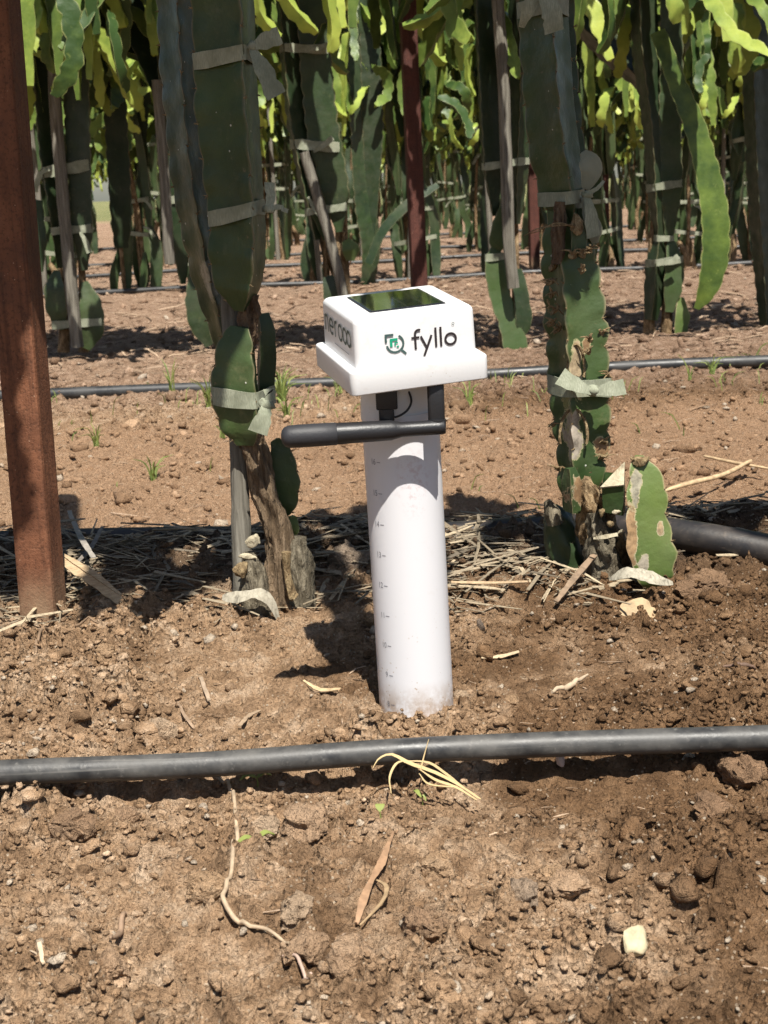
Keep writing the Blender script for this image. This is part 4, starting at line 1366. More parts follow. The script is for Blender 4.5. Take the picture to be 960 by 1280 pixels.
# ---- generic plants for the rows behind
def plant_geo(seed, nst=2, ztop=1.12, tied=True, dense=34, low=.60, scale_n=14):
    """returns dict of meshes for one generic plant (local coordinates)"""
    random.seed(seed)
    g = dict(stems=[], ties=[], branches=[], trunks=[])
    clouds = []
    for k_ in range(nst):
        ox, oy = (k_ - (nst - 1) / 2) * .062 + random.uniform(-.012, .012), random.uniform(-.035, .035)
        z_ = -.02
        lx, ly = random.uniform(-.10, .10), random.uniform(-.06, .06)
        mb = MB()
        while z_ < ztop:
            h_ = random.uniform(.30, .52)
            z1 = min(z_ + h_, ztop + .08)
            pth = [(ox + lx * t_ + random.uniform(-.022, .022), oy + ly * t_ + random.uniform(-.02, .02), t_) for t_ in np.linspace(z_, z1, 4)]
            w_ = random.uniform(.045, .066)
            v_, f_, e_, t_, inf = ribbed(pth, [w_ * .38, w_ * .9, w_, w_ * .97, w_ * .85, w_ * .3], rot=random.uniform(0, 2), lobe=.045, scallop=.15, valley=.42, nsec=int(22 * h_ / .4), twist=random.uniform(-.5, .5), fin=.07)
            mb.add(v_, f_, edge=e_, tone=np.full(len(v_), random.uniform(.1, .75)))
            clouds.append(v_)
            z_ = z1 - .025
        g['stems'].append(mb)
    mb = MB()
    for q in range(random.choice([2, 3, 4])):   # woody feet and dry brown stems
        x_, y_ = random.uniform(-.07, .07), random.uniform(-.06, .02); h_ = random.choice([.14, .25, .6, .8])
        p_ = catmull([(x_, y_, -.03), (x_ + random.uniform(-.02, .02), y_, h_ * .5), (x_ * .6 + random.uniform(-.02, .02), y_ * .5, h_)], 10)
        r0_ = random.uniform(.011, .022) if h_ < .5 else .010
        mb.add(*tube(p_, np.linspace(r0_, r0_ * .7, 10), 9, jitter=.14))
    g['trunks'].append(mb)
    if random.random() < .6:                 # a low side pad
        mb = MB()
        s_ = random.choice([-1, 1]); w_ = random.uniform(.04, .055)
        v_, f_, e_, t_, inf = ribbed([(s_ * .03, -.02, .0), (s_ * .055, -.03, .08), (s_ * .06, -.035, random.uniform(.16, .25))], [w_ * .4, w_, w_, w_ * .3], rot=random.uniform(0, 2), lobe=.04, scallop=.14, nsec=14, fin=.07)
        mb.add(v_, f_, edge=e_, tone=np.full(len(v_), random.uniform(.5, .95))); g['stems'].append(mb)
    for zt_ in random.sample([.16, .30, .42, .54, .66], 2):
        mb = MB(); mb.add(*band(clouds, zt_ + random.uniform(-.03, .03), .018, random.uniform(-.2, .2), 24))
        s_ = random.choice([-1, 1])
        x_ = s_ * .06
        mb.add(*ribbon(catmull([(x_, -.035, zt_), (x_ + s_ * .025, -.045, zt_ - .01), (x_ + s_ * .05, -.05, zt_ - .045)], 6), [.006, .013, .014], (0.1, -1, .2), .0012))
        g['ties'].append(mb)
    g['branches'] = crown_specs(dense, 1.14, low, front=.6)
    return g


ORD = ['first', 'second', 'third', 'fourth', 'fifth', 'sixth', 'seventh', 'eighth', 'ninth', 'tenth', 'eleventh', 'twelfth', 'thirteenth', 'fourteenth', 'fifteenth', 'sixteenth', 'seventeenth', 'eighteenth']
VAR = []
for s_ in range(6):
    g = plant_geo(100 + s_, 3 if s_ % 3 else 4, dense=118)
    d = dict(stems=[], ties=[])
    for mb in g['stems']:
        o = mb.build('stem', M['stem_row']); d['stems'].append(o.data); bpy.data.objects.remove(o)
    d['trunks'] = []
    for mb in g['trunks']:
        o = mb.build('trunk', M['bark']); d['trunks'].append(o.data); bpy.data.objects.remove(o)
    for mb in g['ties']:
        o = mb.build('cloth_tie', M['cloth']); d['ties'].append(o.data); bpy.data.objects.remove(o)
    random.seed(300 + s_)
    cm = MB()
    for p_, w_, tn in g['branches']:
        v_, f_, e_, t_ = branch_geo(p_, w_, tn, 14)
        cm.add(v_, f_, edge=e_, tone=t_)
    o = cm.build('crown', M['branch']); d['crown'] = o.data; bpy.data.objects.remove(o)
    VAR.append(d)
stk = MB(); stk.add(*tube(catmull([(0, 0, -.03), (.004, 0, .4), (-.003, .003, .8), (.0, 0, 1.1)], 14), [.013] * 7 + [.011] * 7, 9, jitter=.07))
_o = stk.build('wooden_stake', M['stake']); STAKE = _o.data; bpy.data.objects.remove(_o)

random.seed(77)
SEEN = {}
for n in range(2, 11):
    Y = ROWY(n)
    half = .285 * Y + .9
    sp = .38 if n < 5 else .46
    x_ = -half + random.uniform(0, .2)
    while x_ < half:
        yy = Y + random.uniform(-.12, .12)
        lane = 480 + 1800 * x_ / yy
        if n >= 3 and (140 < lane < 182 or 418 < lane < 446):
            x_ += sp * .5; continue
        loc = (x_, yy, float(height(x_, yy, False)[0]) - .005)
        r_ = empty('dragon_fruit_plant', loc, (0, 0, random.uniform(-.35, .35) + random.choice([0, math.pi])))
        s_ = random.uniform(.94, 1.1); r_.scale = (s_, s_, s_ * random.uniform(.95, 1.06))
        dv = np.array(loc) - cC; u_ = 480 + FPX * dv.dot(cR) / dv.dot(cF)
        if n < 5 and 0 <= u_ <= 960:
            cnt = SEEN[n] = SEEN.get(n, 0) + 1
            lab_ = '%s cactus plant from the left edge in the %s row from the camera' % (ORD[cnt - 1] if cnt <= len(ORD) else 'number %d' % cnt, ORD[n])
        elif n < 5:
            lab_ = 'cactus plant of the %s row standing past the %s picture edge' % (ORD[n], 'left' if u_ < 0 else 'right')
        else:
            lab_ = 'cactus plant with drooping crown in the %s row from the camera' % ORD[n]
        tag(r_, lab_, 'cactus plant', 'cactus plants of the %s row' % ORD[n])
        d = random.choice(VAR)
        for me in d['stems']: obj('stem', me, r_)
        for me in d['trunks']: obj('trunk', me, r_)
        if n < 7:
            for me in d['ties']: obj('cloth_tie', me, r_)
        d2_ = random.choice(VAR)
        obj('crown', d2_['crown'], r_)
        if n < 6 and random.random() < .55:
            so_ = obj('wooden_stake', STAKE)
            so_.location = (x_ + random.uniform(-.03, .03), yy - .07, loc[2])
            so_.rotation_euler = (random.uniform(-.04, .04), random.uniform(-.06, .06), random.uniform(0, 6))
            tag(so_, 'grey wooden stake among the cactus stems of the %s row' % ORD[n], 'stake', 'stakes of the %s row' % ORD[n])
        x_ += sp * random.uniform(.8, 1.2)


# ---- second row, each plant from the photograph
def row1(px_, py_, Y, segs, ties_, label, stake=None, nbr=56, seed=1, mat='stem_row', xr=0):
    b = at(px_, py_, Y); b[2] = float(height(b[0], b[1], False)[0])
    r_ = empty('dragon_fruit_plant', b)
    tag(r_, label, 'cactus plant')
    random.seed(seed)
    cl = []
    for pts, ws, rot_, mt, tn in segs:
        o, v_ = stem_part('stem', r_, px_path(pts, Y), pxw(ws, Y), mt, b, tn, spines=False, rot=R(rot_), lobe=.045, scallop=.15, valley=.44, per_lobe=4, fin=.065)
        cl.append(v_)
    for q in range(2):
        x0_ = (q - .5) * 14 + random.uniform(-4, 4)
        woody('trunk', r_, px_path([(px_ + x0_ * .5, py_ - 150 - 40 * q), (px_ + x0_, py_ - 80), (px_ + x0_ * 1.2, py_ + 4)], Y + .02), [.008, .011, .017], 'bark', b, .2, 12, 12)
    for (tx, ty, h_, tails) in ties_:
        z_ = float(at(tx, ty, Y)[2])
        cs = [c for c in cl if c[:, 2].min() < z_ < c[:, 2].max() and abs(c[:, 0].mean() - at(tx, ty, Y)[0]) < .09]
        if not cs: continue
        tie(r_, cs, z_, h_, None, [([at(a[0], a[1], Y - .05) for a in tl], [.006, .014, .015]) for tl in tails], random.uniform(-.15, .15), off=b)
    if nbr:
        random.seed(seed + 50)
        add_branches(r_, (0, 0, 0), crown_specs(nbr, 1.14, .68, front=.62), nsec=18)
    if stake:
        mb = MB(); mb.add(*tube(catmull(px_path(stake[0], Y - .05), 16), stake[1] / 1800 * Y / 2, 10, jitter=.06))
        tag(mb.build('wooden_stake', M['stake']), stake[2], 'stake')
    return r_, b


Y1 = 4.05
row1(92, 436, 4.15, [
    ([(50, -60), (52, 60), (58, 180), (70, 260), (74, 335)], [30, 32, 30, 30, 8], 20, 'stem_row', .1),
    ([(92, -60), (96, 80), (100, 200), (104, 290), (106, 338)], [30, 32, 30, 26, 8], 60, 'stem_row', .15),
    ([(72, 338), (70, 360), (73, 390), (80, 412)], [8, 26, 26, 8], 62, 'stem_row', .45),
    ([(106, 352), (114, 380), (116, 412), (108, 436)], [8, 30, 30, 10], 58, 'stem_row', .55),
    ([(48, 250), (44, 300), (50, 340)], [10, 28, 8], 40, 'stem_row', .3)],
    [(75, 212, .030, [[(62, 212), (50, 218), (44, 240)]]), (86, 287, .022, [[(100, 290), (106, 300), (112, 316)]]), (84, 404, .022, [])],
    'cactus plant with two dark pads astride a pale stake, beside the rusty post', ([(64, 20), (70, 140), (78, 240), (86, 330), (97, 434)], 15, 'pale wooden stake between the two dark pads behind the rusty post'), 82, 11)
row1(258, 415, 4.05, [
    ([(200, -40), (206, 80), (214, 200), (222, 300), (228, 355)], [30, 30, 30, 28, 8], 20, 'stem_row', .1),
    ([(246, 330), (246, 370), (250, 405), (262, 432)], [10, 28, 26, 10], 60, 'stem_row', .3)],
    [(218, 250, .022, [])], 'cactus plant mostly hidden behind the tall left front cactus', ([(196, 100), (206, 230), (212, 330)], 13, 'thin stake showing just left of the tall front cactus stems'), 82, 12)
row1(428, 405, 4.05, [
    ([(352, -60), (362, 60), (372, 160), (388, 240), (396, 300)], [30, 34, 34, 32, 8], 20, 'stem_row', .15),
    ([(390, -60), (394, 60), (404, 160), (420, 240), (424, 290)], [34, 38, 40, 34, 8], 62, 'stem_row', .4),
    ([(394, 240), (400, 265), (408, 300)], [10, 26, 8], 50, 'stem_row', .5),
    ([(410, 345), (416, 365), (426, 395)], [12, 26, 20], 60, 'stem_row', .25),
    ([(432, 300), (438, 312), (438, 326)], [10, 24, 10], 60, 'pad_pale', .3)],
    [(386, 62, .022, [[(388, 62), (400, 60), (412, 54)]]), (400, 182, .026, [[(392, 190), (404, 182), (416, 172)]]), (396, 262, .020, [[(385, 246), (392, 258), (400, 268)]])],
    'cactus plant with a leaning stake, behind the sensor head on the left', ([(380, 190), (395, 240), (410, 290), (424, 345), (434, 400)], 13, 'pale stake leaning rightward down behind the sensor head'), 82, 13)
row1(640, 434, 3.78, [
    ([(600, -60), (606, 80), (612, 200), (618, 270)], [28, 30, 28, 8], 30, 'stem_row', .1),
    ([(650, -40), (652, 100), (648, 200), (646, 280)], [30, 32, 28, 8], 10, 'stem_row', .1),
    ([(640, 248), (630, 270), (622, 300), (620, 316)], [8, 24, 24, 8], 55, 'stem_row', .75),
    ([(618, 306), (616, 330), (622, 370), (634, 405), (642, 438)], [10, 30, 28, 30, 34], 40, 'stem_row', .85),
    ([(648, 336), (650, 360), (654, 400), (650, 420)], [8, 18, 22, 10], 60, 'stem_row', .25)],
    [(628, 205, .018, []), (636, 320, .018, [])], 'cactus plant with a yellow green foot right behind the sensor head', ([(622, 0), (629, 100), (633, 210), (636, 300), (642, 360)], 15, 'grey wooden stake left of the right front cactus'), 82, 14)
row1(822, 418, 4.0, [
    ([(800, -60), (806, 60), (818, 160), (822, 240), (824, 300)], [30, 34, 32, 30, 12], 20, 'stem_row', .05),
    ([(838, -60), (838, 80), (836, 150), (838, 230), (836, 298)], [26, 28, 26, 28, 10], 62, 'stem_row', .45),
    ([(824, 300), (820, 330), (818, 365), (814, 400)], [14, 26, 26, 16], 10, 'stem_row', .1),
    ([(838, 302), (842, 330), (840, 360), (836, 390)], [10, 24, 24, 10], 62, 'stem_row', .7),
    ([(850, 372), (851, 395), (848, 428)], [8, 20, 16], 50, 'pad_pale', .4)],
    [(832, 232, .02, []), (830, 326, .02, [[(830, 330), (840, 326), (848, 320)]]), (826, 298, .016, [])], 'cactus plant with white knotted tie near its foot, right of the scarred cactus', None, 82, 15)
row1(1010, 410, 4.05, [
    ([(985, -60), (990, 100), (994, 250), (998, 410)], [30, 34, 32, 22], 20, 'stem_row', .2), ([(1025, -60), (1022, 100), (1016, 300)], [30, 34, 12], 60, 'stem_row', .3)],
    [], 'cactus plant past the right picture edge, its crown reaching into view', None, 82, 16)
row1(-75, 445, 4.05, [
    ([(-110, -60), (-100, 100), (-90, 250), (-84, 440)], [30, 34, 32, 22], 20, 'stem_row', .2), ([(-60, -60), (-62, 100), (-66, 300)], [30, 34, 12], 60, 'stem_row', .3)],
    [], 'cactus plant past the left picture edge behind the rusty post', None, 82, 17)
# the long bright stem hanging free on the right
hp, hb = empty('dragon_fruit_plant', at(960, 415, 3.95)), at(960, 415, 3.95)
tag(hp, 'cactus plant whose long bright green stem hangs down at far right', 'cactus plant')
stem_part('hanging_stem', hp, px_path([(820, 40), (846, 110), (866, 160), (882, 220), (890, 270), (890, 320), (882, 360), (870, 386)], 3.9), pxw([20, 24, 28, 32, 36, 36, 28, 8], 3.9), 'branch', hb, .42, spines=False, rot=R(52), lobe=.05, scallop=.14, valley=.45, per_lobe=4)
stem_part('stem', hp, px_path([(940, -60), (944, 100), (950, 240), (956, 330), (960, 418)], 4.2), pxw([30, 32, 32, 30, 20], 4.2), 'stem_row', hb, .2, spines=False, rot=R(20), lobe=.045, per_lobe=4)
stem_part('stem', hp, px_path([(700, 0), (760, 60), (820, 110), (858, 150)], 4.3), pxw([30, 34, 34, 20], 4.3), 'stem_row', hb, .1, spines=False, rot=R(20), lobe=.045, per_lobe=4)
# thick slanting arms seen in the gloom
ar, ab = empty('dragon_fruit_plant', at(130, 425, 4.3)), at(130, 425, 4.3)
tag(ar, 'cactus plant with a thick slanting arm left of the tall front cactus', 'cactus plant')
stem_part('arm', ar, px_path([(130, -40), (165, 30), (196, 100), (206, 150)], 4.1), pxw([36, 38, 34, 20], 4.1), 'stem_row', ab, .1, spines=False, rot=R(30), lobe=.05, per_lobe=4)
stem_part('stem', ar, px_path([(130, -60), (140, 120), (148, 260), (150, 310)], 4.3), pxw([28, 30, 28, 18], 4.3), 'stem_row', ab, .2, spines=False, rot=R(30), lobe=.05, per_lobe=4)
add_branches(ar, (0, 0, 0), crown_specs(24, 1.14, .62), nsec=16)
am, amb = empty('dragon_fruit_plant', at(455, 360, 6.3)), at(455, 360, 6.3)
tag(am, 'cactus plant with a straight arm slanting up toward the red post', 'cactus plant')
stem_part('arm', am, px_path([(462, 330), (480, 290), (510, 258), (548, 232)], 6.2), pxw([12, 13, 14, 8], 6.2), 'stem_row', amb, .3, spines=False, rot=R(30), lobe=.05, per_lobe=4)
stem_part('stem', am, px_path([(440, -30), (446, 120), (452, 250), (460, 310), (456, 362)], 6.3), pxw([30, 32, 30, 26, 18], 6.3), 'stem_row', amb, .35, spines=False, rot=R(30), lobe=.05, per_lobe=4)
stem_part('stem', am, px_path([(462, 40), (466, 160), (464, 300)], 6.3), pxw([24, 26, 10], 6.3), 'stem_row', amb, .1, spines=False, rot=R(60), lobe=.05, per_lobe=4)

mb = MB(); mb.add(*ribbon(catmull([at(731, 148, 9.0), at(736, 160, 8.98), at(741, 176, 8.97)], 10), [.03, .06, .05, .03], (.2, -1, .1), .003))
bt = NT('blue_plastic'); tag(mb.build('plastic_scrap', bt.done((.02, .22, .42), .4, bt.bump(bt.noise(60), .01, .6), .4)), 'blue plastic scrap caught in the far canopy', 'plastic scrap')

# ------------------------------------------------------------------ straw, stones, litter, weeds
def straw_heap(name, n, xr, yr, lr, wr, mat, label, dens=None, lift=.008, tilt=.25):
    x, y = scatter_points(n, xr[0], xr[1], yr[0], yr[1], dens)
    z = height(x, y, False) + .0025
    mb = MB()
    for i in range(len(x)):
        L_ = random.uniform(*lr) * (random.random() ** .6 + .25); w_ = random.uniform(*wr)
        a = random.gauss(0, .75); t_ = random.gauss(0, tilt)
        d = np.array([math.cos(a) * math.cos(t_), math.sin(a) * math.cos(t_), math.sin(t_) * .6])
        c = np.array([x[i], y[i], z[i] + random.random() ** 2 * lift + abs(math.sin(t_)) * L_ * .22])
        bow = np.array([random.gauss(0, .08) * L_, random.gauss(0, .08) * L_, random.uniform(-.02, .10) * L_])
        p_ = np.array([c - d * L_ / 2, c + bow * .7, c + bow, c + d * L_ / 2])
        v_, f_ = ribbon(p_, [w_ * .7, w_, w_, w_ * .4], (random.gauss(0, .4), random.gauss(0, .4), 1), w_ * .16)
        mb.add(v_, f_)
    o = mb.build(name, M[mat], None, False)
    return tag(o, label, 'straw', None, 'stuff')


random.seed(21)
mulch = lambda x, y: np.clip(np.minimum((y - 1.43) / .10, (1.86 - y) / .1), 0, 1) * np.clip(.75 + .8 * perlin(x * 4, y * 6, 77), .1, 1)
straw_heap('dry_straw', 3600, (-.7, .7), (1.43, 1.86), (.025, .12), (.0010, .0058), 'straw', 'dry grey straw mulch heaped along the front cactus row', lambda x, y: mulch(x, y) * np.where((x > .22) & (y < 1.68), .15, 1), .010, .16)
straw_heap('dry_straw', 260, (-.5, .5), (.68, 1.5), (.008, .035), (.0006, .0018), 'litter', 'short straw bits scattered over the near soil', None, .002, .15)
straw_heap('dry_straw', 420, (-1.2, 1.2), (2.55, 3.6), (.015, .06), (.0012, .004), 'litter', 'straw bits scattered along the second drip pipe', None, .004, .15)
straw_heap('dry_straw', 160, (-.9, .9), (1.95, 2.6), (.01, .05), (.001, .003), 'litter', 'straw bits on the bare furrow bank', None, .003, .12)
straw_heap('dry_straw', 1500, (-1.9, 1.9), (3.5, 5.2), (.02, .10), (.003, .009), 'litter', 'dry litter lying under the second cactus row', None, .010, .2)
straw_heap('dry_straw', 2200, (-3.2, 3.2), (5.2, 11), (.03, .14), (.004, .013), 'litter', 'dry litter lying under the far cactus rows', None, .012, .2)


def clod(px_, py_, w, h, c, label, seed, cat='clod', rough=.42, aspect=1.0, sc=1.0, name='soil_clod', sub=4, turn=0):
    p = gp(px_, py_)
    k_ = np.linalg.norm(p - cC) / 1800
    v_, f_ = rock(seed, sub, w / 2 * k_, w / 2 * k_ * aspect, h / 2 * k_ * 1.05, rough)
    v_ = rotz(v_, turn)
    mb = MB(); mb.add(v_, f_)
    o = mb.build(name, mat_big_clod('mat_%s_%d' % (name, seed), c, sc=sc))
    o.location = (p[0], p[1], float(height(p[0], p[1], False)[0]) + h * k_ * .30)
    return tag(o, label, cat)


TAN, PALE, BRN, DK, GRY = (.37, .245, .145), (.41, .305, .21), (.35, .235, .15), (.25, .16, .10), (.27, .215, .165)
clod(262, 1124, 66, 46, TAN, 'tan oblong soil clod touching the thin fallen vine', 501, aspect=.7, turn=.4)
clod(205, 923, 36, 32, PALE, 'pale crusty clod just above the near drip pipe', 502)
clod(546, 1098, 40, 40, TAN, 'rounded brown clod right of the dry orange leaf', 503)
clod(440, 1222, 66, 62, BRN, 'large brown clod near the lower picture edge', 504)
clod(385, 1200, 58, 44, BRN, 'brown clod left of the large lower clod', 505)
clod(372, 1150, 46, 46, PALE, 'pale flat topped clod right of the thin vine', 506)
clod(330, 1048, 40, 36, PALE, 'pale pinkish clod by the green seedling under the pipe', 507)
clod(384, 1046, 60, 52, BRN, 'broad brown clod between pale clods below the pipe', 508)
clod(530, 1172, 62, 50, DK, 'dark moist clod below the dry orange leaf', 509)
clod(708, 1120, 46, 38, BRN, 'brown clod in the lower right soil', 510)
clod(655, 1133, 38, 44, GRY, 'grey brown clod left of the lower right brown clod', 511)
clod(690, 1102, 42, 24, TAN, 'small tan clod in the lower right soil', 512)
clod(135, 828, 32, 32, TAN, 'tan clod in the soil below the rusty post', 513)
clod(100, 852, 28, 30, PALE, 'pale clod left of the tan clod below the rusty post', 514)
clod(438, 712, 52, 36, GRY, 'rough grey stone on the straw left of the tube', 515, 'stone', name='grey_stone')
clod(600, 790, 17, 20, (.10, .10, .10), 'small dark pebble right of the tube', 516, 'pebble', name='dark_pebble', sub=3)
clod(92, 1046, 62, 46, DK, 'dark brown clod at left below the pipe', 517)
clod(160, 1030, 34, 26, DK, 'small dark clod at left below the pipe', 518)
clod(138, 1222, 50, 40, BRN, 'rounded clod in the lower left soil', 519)
clod(12, 1138, 26, 22, TAN, 'light tan clod at the left picture edge', 520)
clod(515, 1224, 30, 28, PALE, 'pale broken clod near the lower edge right of centre', 521)
clod(895, 1030, 60, 46, DK, 'dark clod heap at right below the pipe', 522)
clod(930, 985, 60, 50, DK, 'dark clod heap under the right end of the near pipe', 523)
clod(590, 1190, 24, 24, TAN, 'small tan clod left of the cream chip', 524)
clod(722, 1180, 30, 24, TAN, 'small tan clod above the cream chip', 525)
clod(850, 1110, 36, 30, BRN, 'brown clod in the far lower right soil', 526)
clod(880, 745, 70, 40, DK, 'dark clod heap right of the pale cactus pad', 527)
clod(640, 880, 20, 14, TAN, 'tiny pale clod right of the tube foot', 528, sub=3)
clod(578, 874, 22, 14, PALE, 'small pale clod touching the tube foot', 529, sub=3)

# cream chips
def chip(px_, py_, w, h, label, seed, c=(.52, .44, .30), turn=.3, name='husk_chip'):
    p = gp(px_, py_); k_ = np.linalg.norm(p - cC) / 1800
    v_, f_ = rock(seed, 3, w / 2 * k_, .0035, h / 2 * k_, .25)
    ca, sa = math.cos(-.7), math.sin(-.7)                       # lies back on the slope
    v_ = v_ @ np.array([[1, 0, 0], [0, ca, sa], [0, -sa, ca]])
    mb = MB(); mb.add(v_, f_)
    t = NT('mat_chip_%d' % seed); n_ = t.noise(60, 4, .7)
    m_ = t.done(t.ramp(n_, [(.3, tuple(q * .6 for q in c)), (.5, c), (.7, tuple(min(1, q * 1.2) for q in c))]), .7, t.bump(n_, .002, .7), .3)
    o = mb.build(name, m_); o.location = (p[0], p[1], p[2] + .006); o.rotation_euler = (0, turn, .2)
    return tag(o, label, 'chip')


chip(800, 773, 54, 40, 'cream and tan husk chip lying right of the tube', 601, (.40, .29, .17), .05)
chip(797, 1206, 34, 48, 'cream bone like chip in the lower right soil', 602, (.46, .39, .25), .5)
chip(772, 1190, 14, 20, 'tiny cream chip beside the bone like chip', 603, (.42, .35, .24), -.4)
chip(700, 968, 12, 20, 'small pinkish chip under the near pipe', 604, (.50, .38, .32), .1)


# single stalks, husks, twigs
def stalk(name, pts, wid, label, cat, c=(.50, .38, .23), lift=.004, round_=False, th=.001, normal=(.1, -.5, 1), dz=None):
    P = []
    for i, q in enumerate(pts):
        g_ = gp(q[0], q[1], lift + (q[2] if len(q) > 2 else 0)); P.append(g_)
    p_ = catmull(P, max(16, 7 * len(P)))
    hh = height(p_[:, 0], p_[:, 1]) + .0015
    hh = np.maximum(hh, .5 * (np.roll(hh, 1) + np.roll(hh, -1)))
    p_[:, 2] = np.maximum(p_[:, 2], hh)
    mb = MB()
    if round_: mb.add(*tube(p_, np.interp(np.linspace(0, 1, len(p_)), np.linspace(0, 1, len(wid)), wid), 7, jitter=.08))
    else: mb.add(*ribbon(p_, wid, normal, th))
    t = NT('mat_' + name); n_ = t.noise(130, 4, .6)
    m_ = t.done(t.ramp(n_, [(.3, tuple(q * .6 for q in c)), (.6, c), (.8, tuple(min(1, q * 1.2) for q in c))]), .7, t.bump(n_, .001, .6), .3)
    return tag(mb.build(name, m_), label, cat)


stalk('thin_vine', [(205, 975), (232, 968), (250, 965, .004), (272, 978), (290, 1003), (297, 1050), (297, 1085), (284, 1125), (281, 1145), (300, 1163), (335, 1174), (362, 1196)], [.0011, .0014, .0016, .0016, .0017, .0016, .0009], 'thin dry vine curling over the soil below the near pipe', 'vine', (.44, .33, .22), .005, True)
stalk('dry_root', [(355, 1214), (372, 1219), (385, 1230), (390, 1243), (380, 1252)], [.0007, .0012, .0012, .0008], 'short dry root curl below the thin vine', 'root', (.46, .33, .26), .004, True)
fp = lambda q: at(q[0], q[1], 1.047 - max(0, q[1] - 945) * .00105)
M['dry_blade'] = mat_plain('dry_blade', (.50, .37, .19), .7, .3, .0006, 300, .4)
tuft = empty('dry_grass_tuft', gp(545, 985))
tag(tuft, 'tuft of dry yellow grass blades hanging over the near pipe', 'grass tuft')
t0 = np.array(tuft.location)
for q, w_ in [([(489, 992), (487, 972), (495, 955), (508, 950)], [.0006, .0014, .002, .0016]), ([(466, 960), (474, 948), (490, 943), (512, 954), (545, 966), (575, 982), (601, 999)], [.0005, .0012, .0026, .003, .0028, .002, .0008]),
              ([(505, 951), (535, 953), (556, 966), (580, 985), (598, 998)], [.0006, .0018, .002, .0016, .0006]), ([(525, 962), (545, 975), (570, 984), (596, 1000)], [.0008, .0022, .002, .0008]), ([(524, 967), (536, 980), (566, 984)], [.0006, .0016, .001])]:
    mb = MB(); mb.add(*ribbon(catmull([fp(k_) for k_ in q], 16), w_, (.1, -.8, .6), .0005)); mb.build('blade', M['dry_blade'], tuft, True, t0)
mb = MB(); mb.add(*tube(catmull([fp((526, 962)), at(530, 945, 1.045), at(536, 924, 1.05)], 8), np.linspace(.0008, .0003, 8), 5)); mb.build('blade', M['dry_blade'], tuft, True, t0)
lf = stalk('dry_leaf', [(498, 1052, .004), (488, 1072, .006), (478, 1095, .007), (466, 1120, .006), (455, 1145, .004), (445, 1165)], [.001, .0022, .006, .003, .006, .0015], 'curled dry orange leaf lying in the soil below centre', 'leaf', (.33, .20, .115), .001, th=.0006)
o = stalk('leaf_lobe', [(470, 1112, .006), (484, 1128, .008), (478, 1150, .005), (450, 1164)], [.001, .003, .0025, .001], '', '', (.36, .25, .14), .001, th=.0006); o.parent = lf
for k_ in ('label', 'category'):
    if k_ in o: del o[k_]
hk = [gp(72, 741, .034), gp(92, 748, .030), gp(120, 758, .022), gp(150, 769, .012), gp(176, 778, .004)]
mb = MB(); mb.add(*ribbon(catmull(hk, 18) + .0012 * np.stack([perlin(np.arange(18) * .8, np.full(18, q), 5) for q in (1., 2., 3.)], 1), [.002, .010, .013, .015, .013, .008, .002], (.25, -1, .9), .0011))
mb.add(*ribbon(catmull([p_ + np.array([.002, .004, .004]) for p_ in hk[:4]], 12), [.001, .006, .008, .003], (.25, -.6, 1), .001))
mb.add(*tube([gp(62, 737, .036), gp(78, 744, .033)], [.0006, .0012], 5))
t = NT('husk'); n_ = t.noise(1, 4, .6, t.mapping((60, 400, 400)))
tag(mb.build('dry_husk', t.done(t.ramp(n_, [(.3, (.27, .18, .10)), (.6, (.46, .34, .21))]), .75, t.bump(n_, .002, .7), .25)), 'pale dry husk leaning against the foot of the rusty post', 'husk')
stalk('straw_stalk', [(90, 672, .02), (103, 700, .014), (120, 730, .006)], [.006, .007, .006], 'grey stalk crossing another behind the rusty post', 'stalk', (.30, .27, .23), .012)
stalk('straw_stalk', [(131, 690, .022), (115, 708, .014), (97, 728, .008)], [.004, .006, .005], 'dark stalk under the crossing grey stalk behind the rusty post', 'stalk', (.22, .19, .16), .008)
stalk('straw_stalk', [(565, 752, .008), (610, 748, .01), (660, 750, .008)], [.003, .004, .003], 'long tan straw right of the tube pointing at the scarred cactus', 'stalk', (.46, .33, .20), .008)
stalk('straw_stalk', [(695, 765, .006), (720, 746, .012), (757, 722, .02)], [.005, .007, .006], 'broken brown stick leaning up to the scarred cactus foot', 'stick', (.25, .175, .115), .006, th=.0022)
stalk('straw_stalk', [(602, 829), (625, 826), (649, 823)], [.002, .004, .003], 'small tan straw lying flat right of the tube foot', 'stalk', (.50, .38, .24), .004)
stalk('straw_stalk', [(380, 864), (400, 868), (425, 874)], [.002, .005, .004], 'small tan straw lying flat left of the tube foot', 'stalk', (.52, .38, .22), .004)
stalk('twig', [(45, 835), (55, 812), (75, 800), (125, 796)], [.0012, .0018, .0018, .001], 'thin brown twig below the rusty post', 'twig', (.24, .16, .10), .004, True)
stalk('twig', [(222, 885), (232, 905), (243, 912)], [.002, .003, .002], 'short brown twig above the near pipe at left', 'twig', (.30, .21, .14), .004)
stalk('twig', [(250, 855), (258, 875), (262, 886)], [.003, .004, .003], 'flat brown twig fragment above the near pipe', 'twig', (.36, .27, .19), .004)
stalk('twig', [(300, 918), (312, 905), (325, 893)], [.003, .004, .003], 'slanting twig fragment above the near pipe', 'twig', (.36, .26, .17), .004)
stalk('twig', [(690, 872), (712, 862), (735, 853)], [.0015, .003, .001], 'knobbly tan twig on the smooth soil right of the tube', 'twig', (.46, .35, .24), .004, True)
stalk('twig', [(904, 850), (930, 849), (944, 848)], [.001, .0022, .001], 'short dark twig on the soil at the right edge', 'twig', (.16, .10, .07), .004, True)
stalk('twig', [(140, 1200), (150, 1175), (158, 1152)], [.001, .0022, .0014], 'thin brown twig in the lower left soil', 'twig', (.30, .20, .13), .004, True)
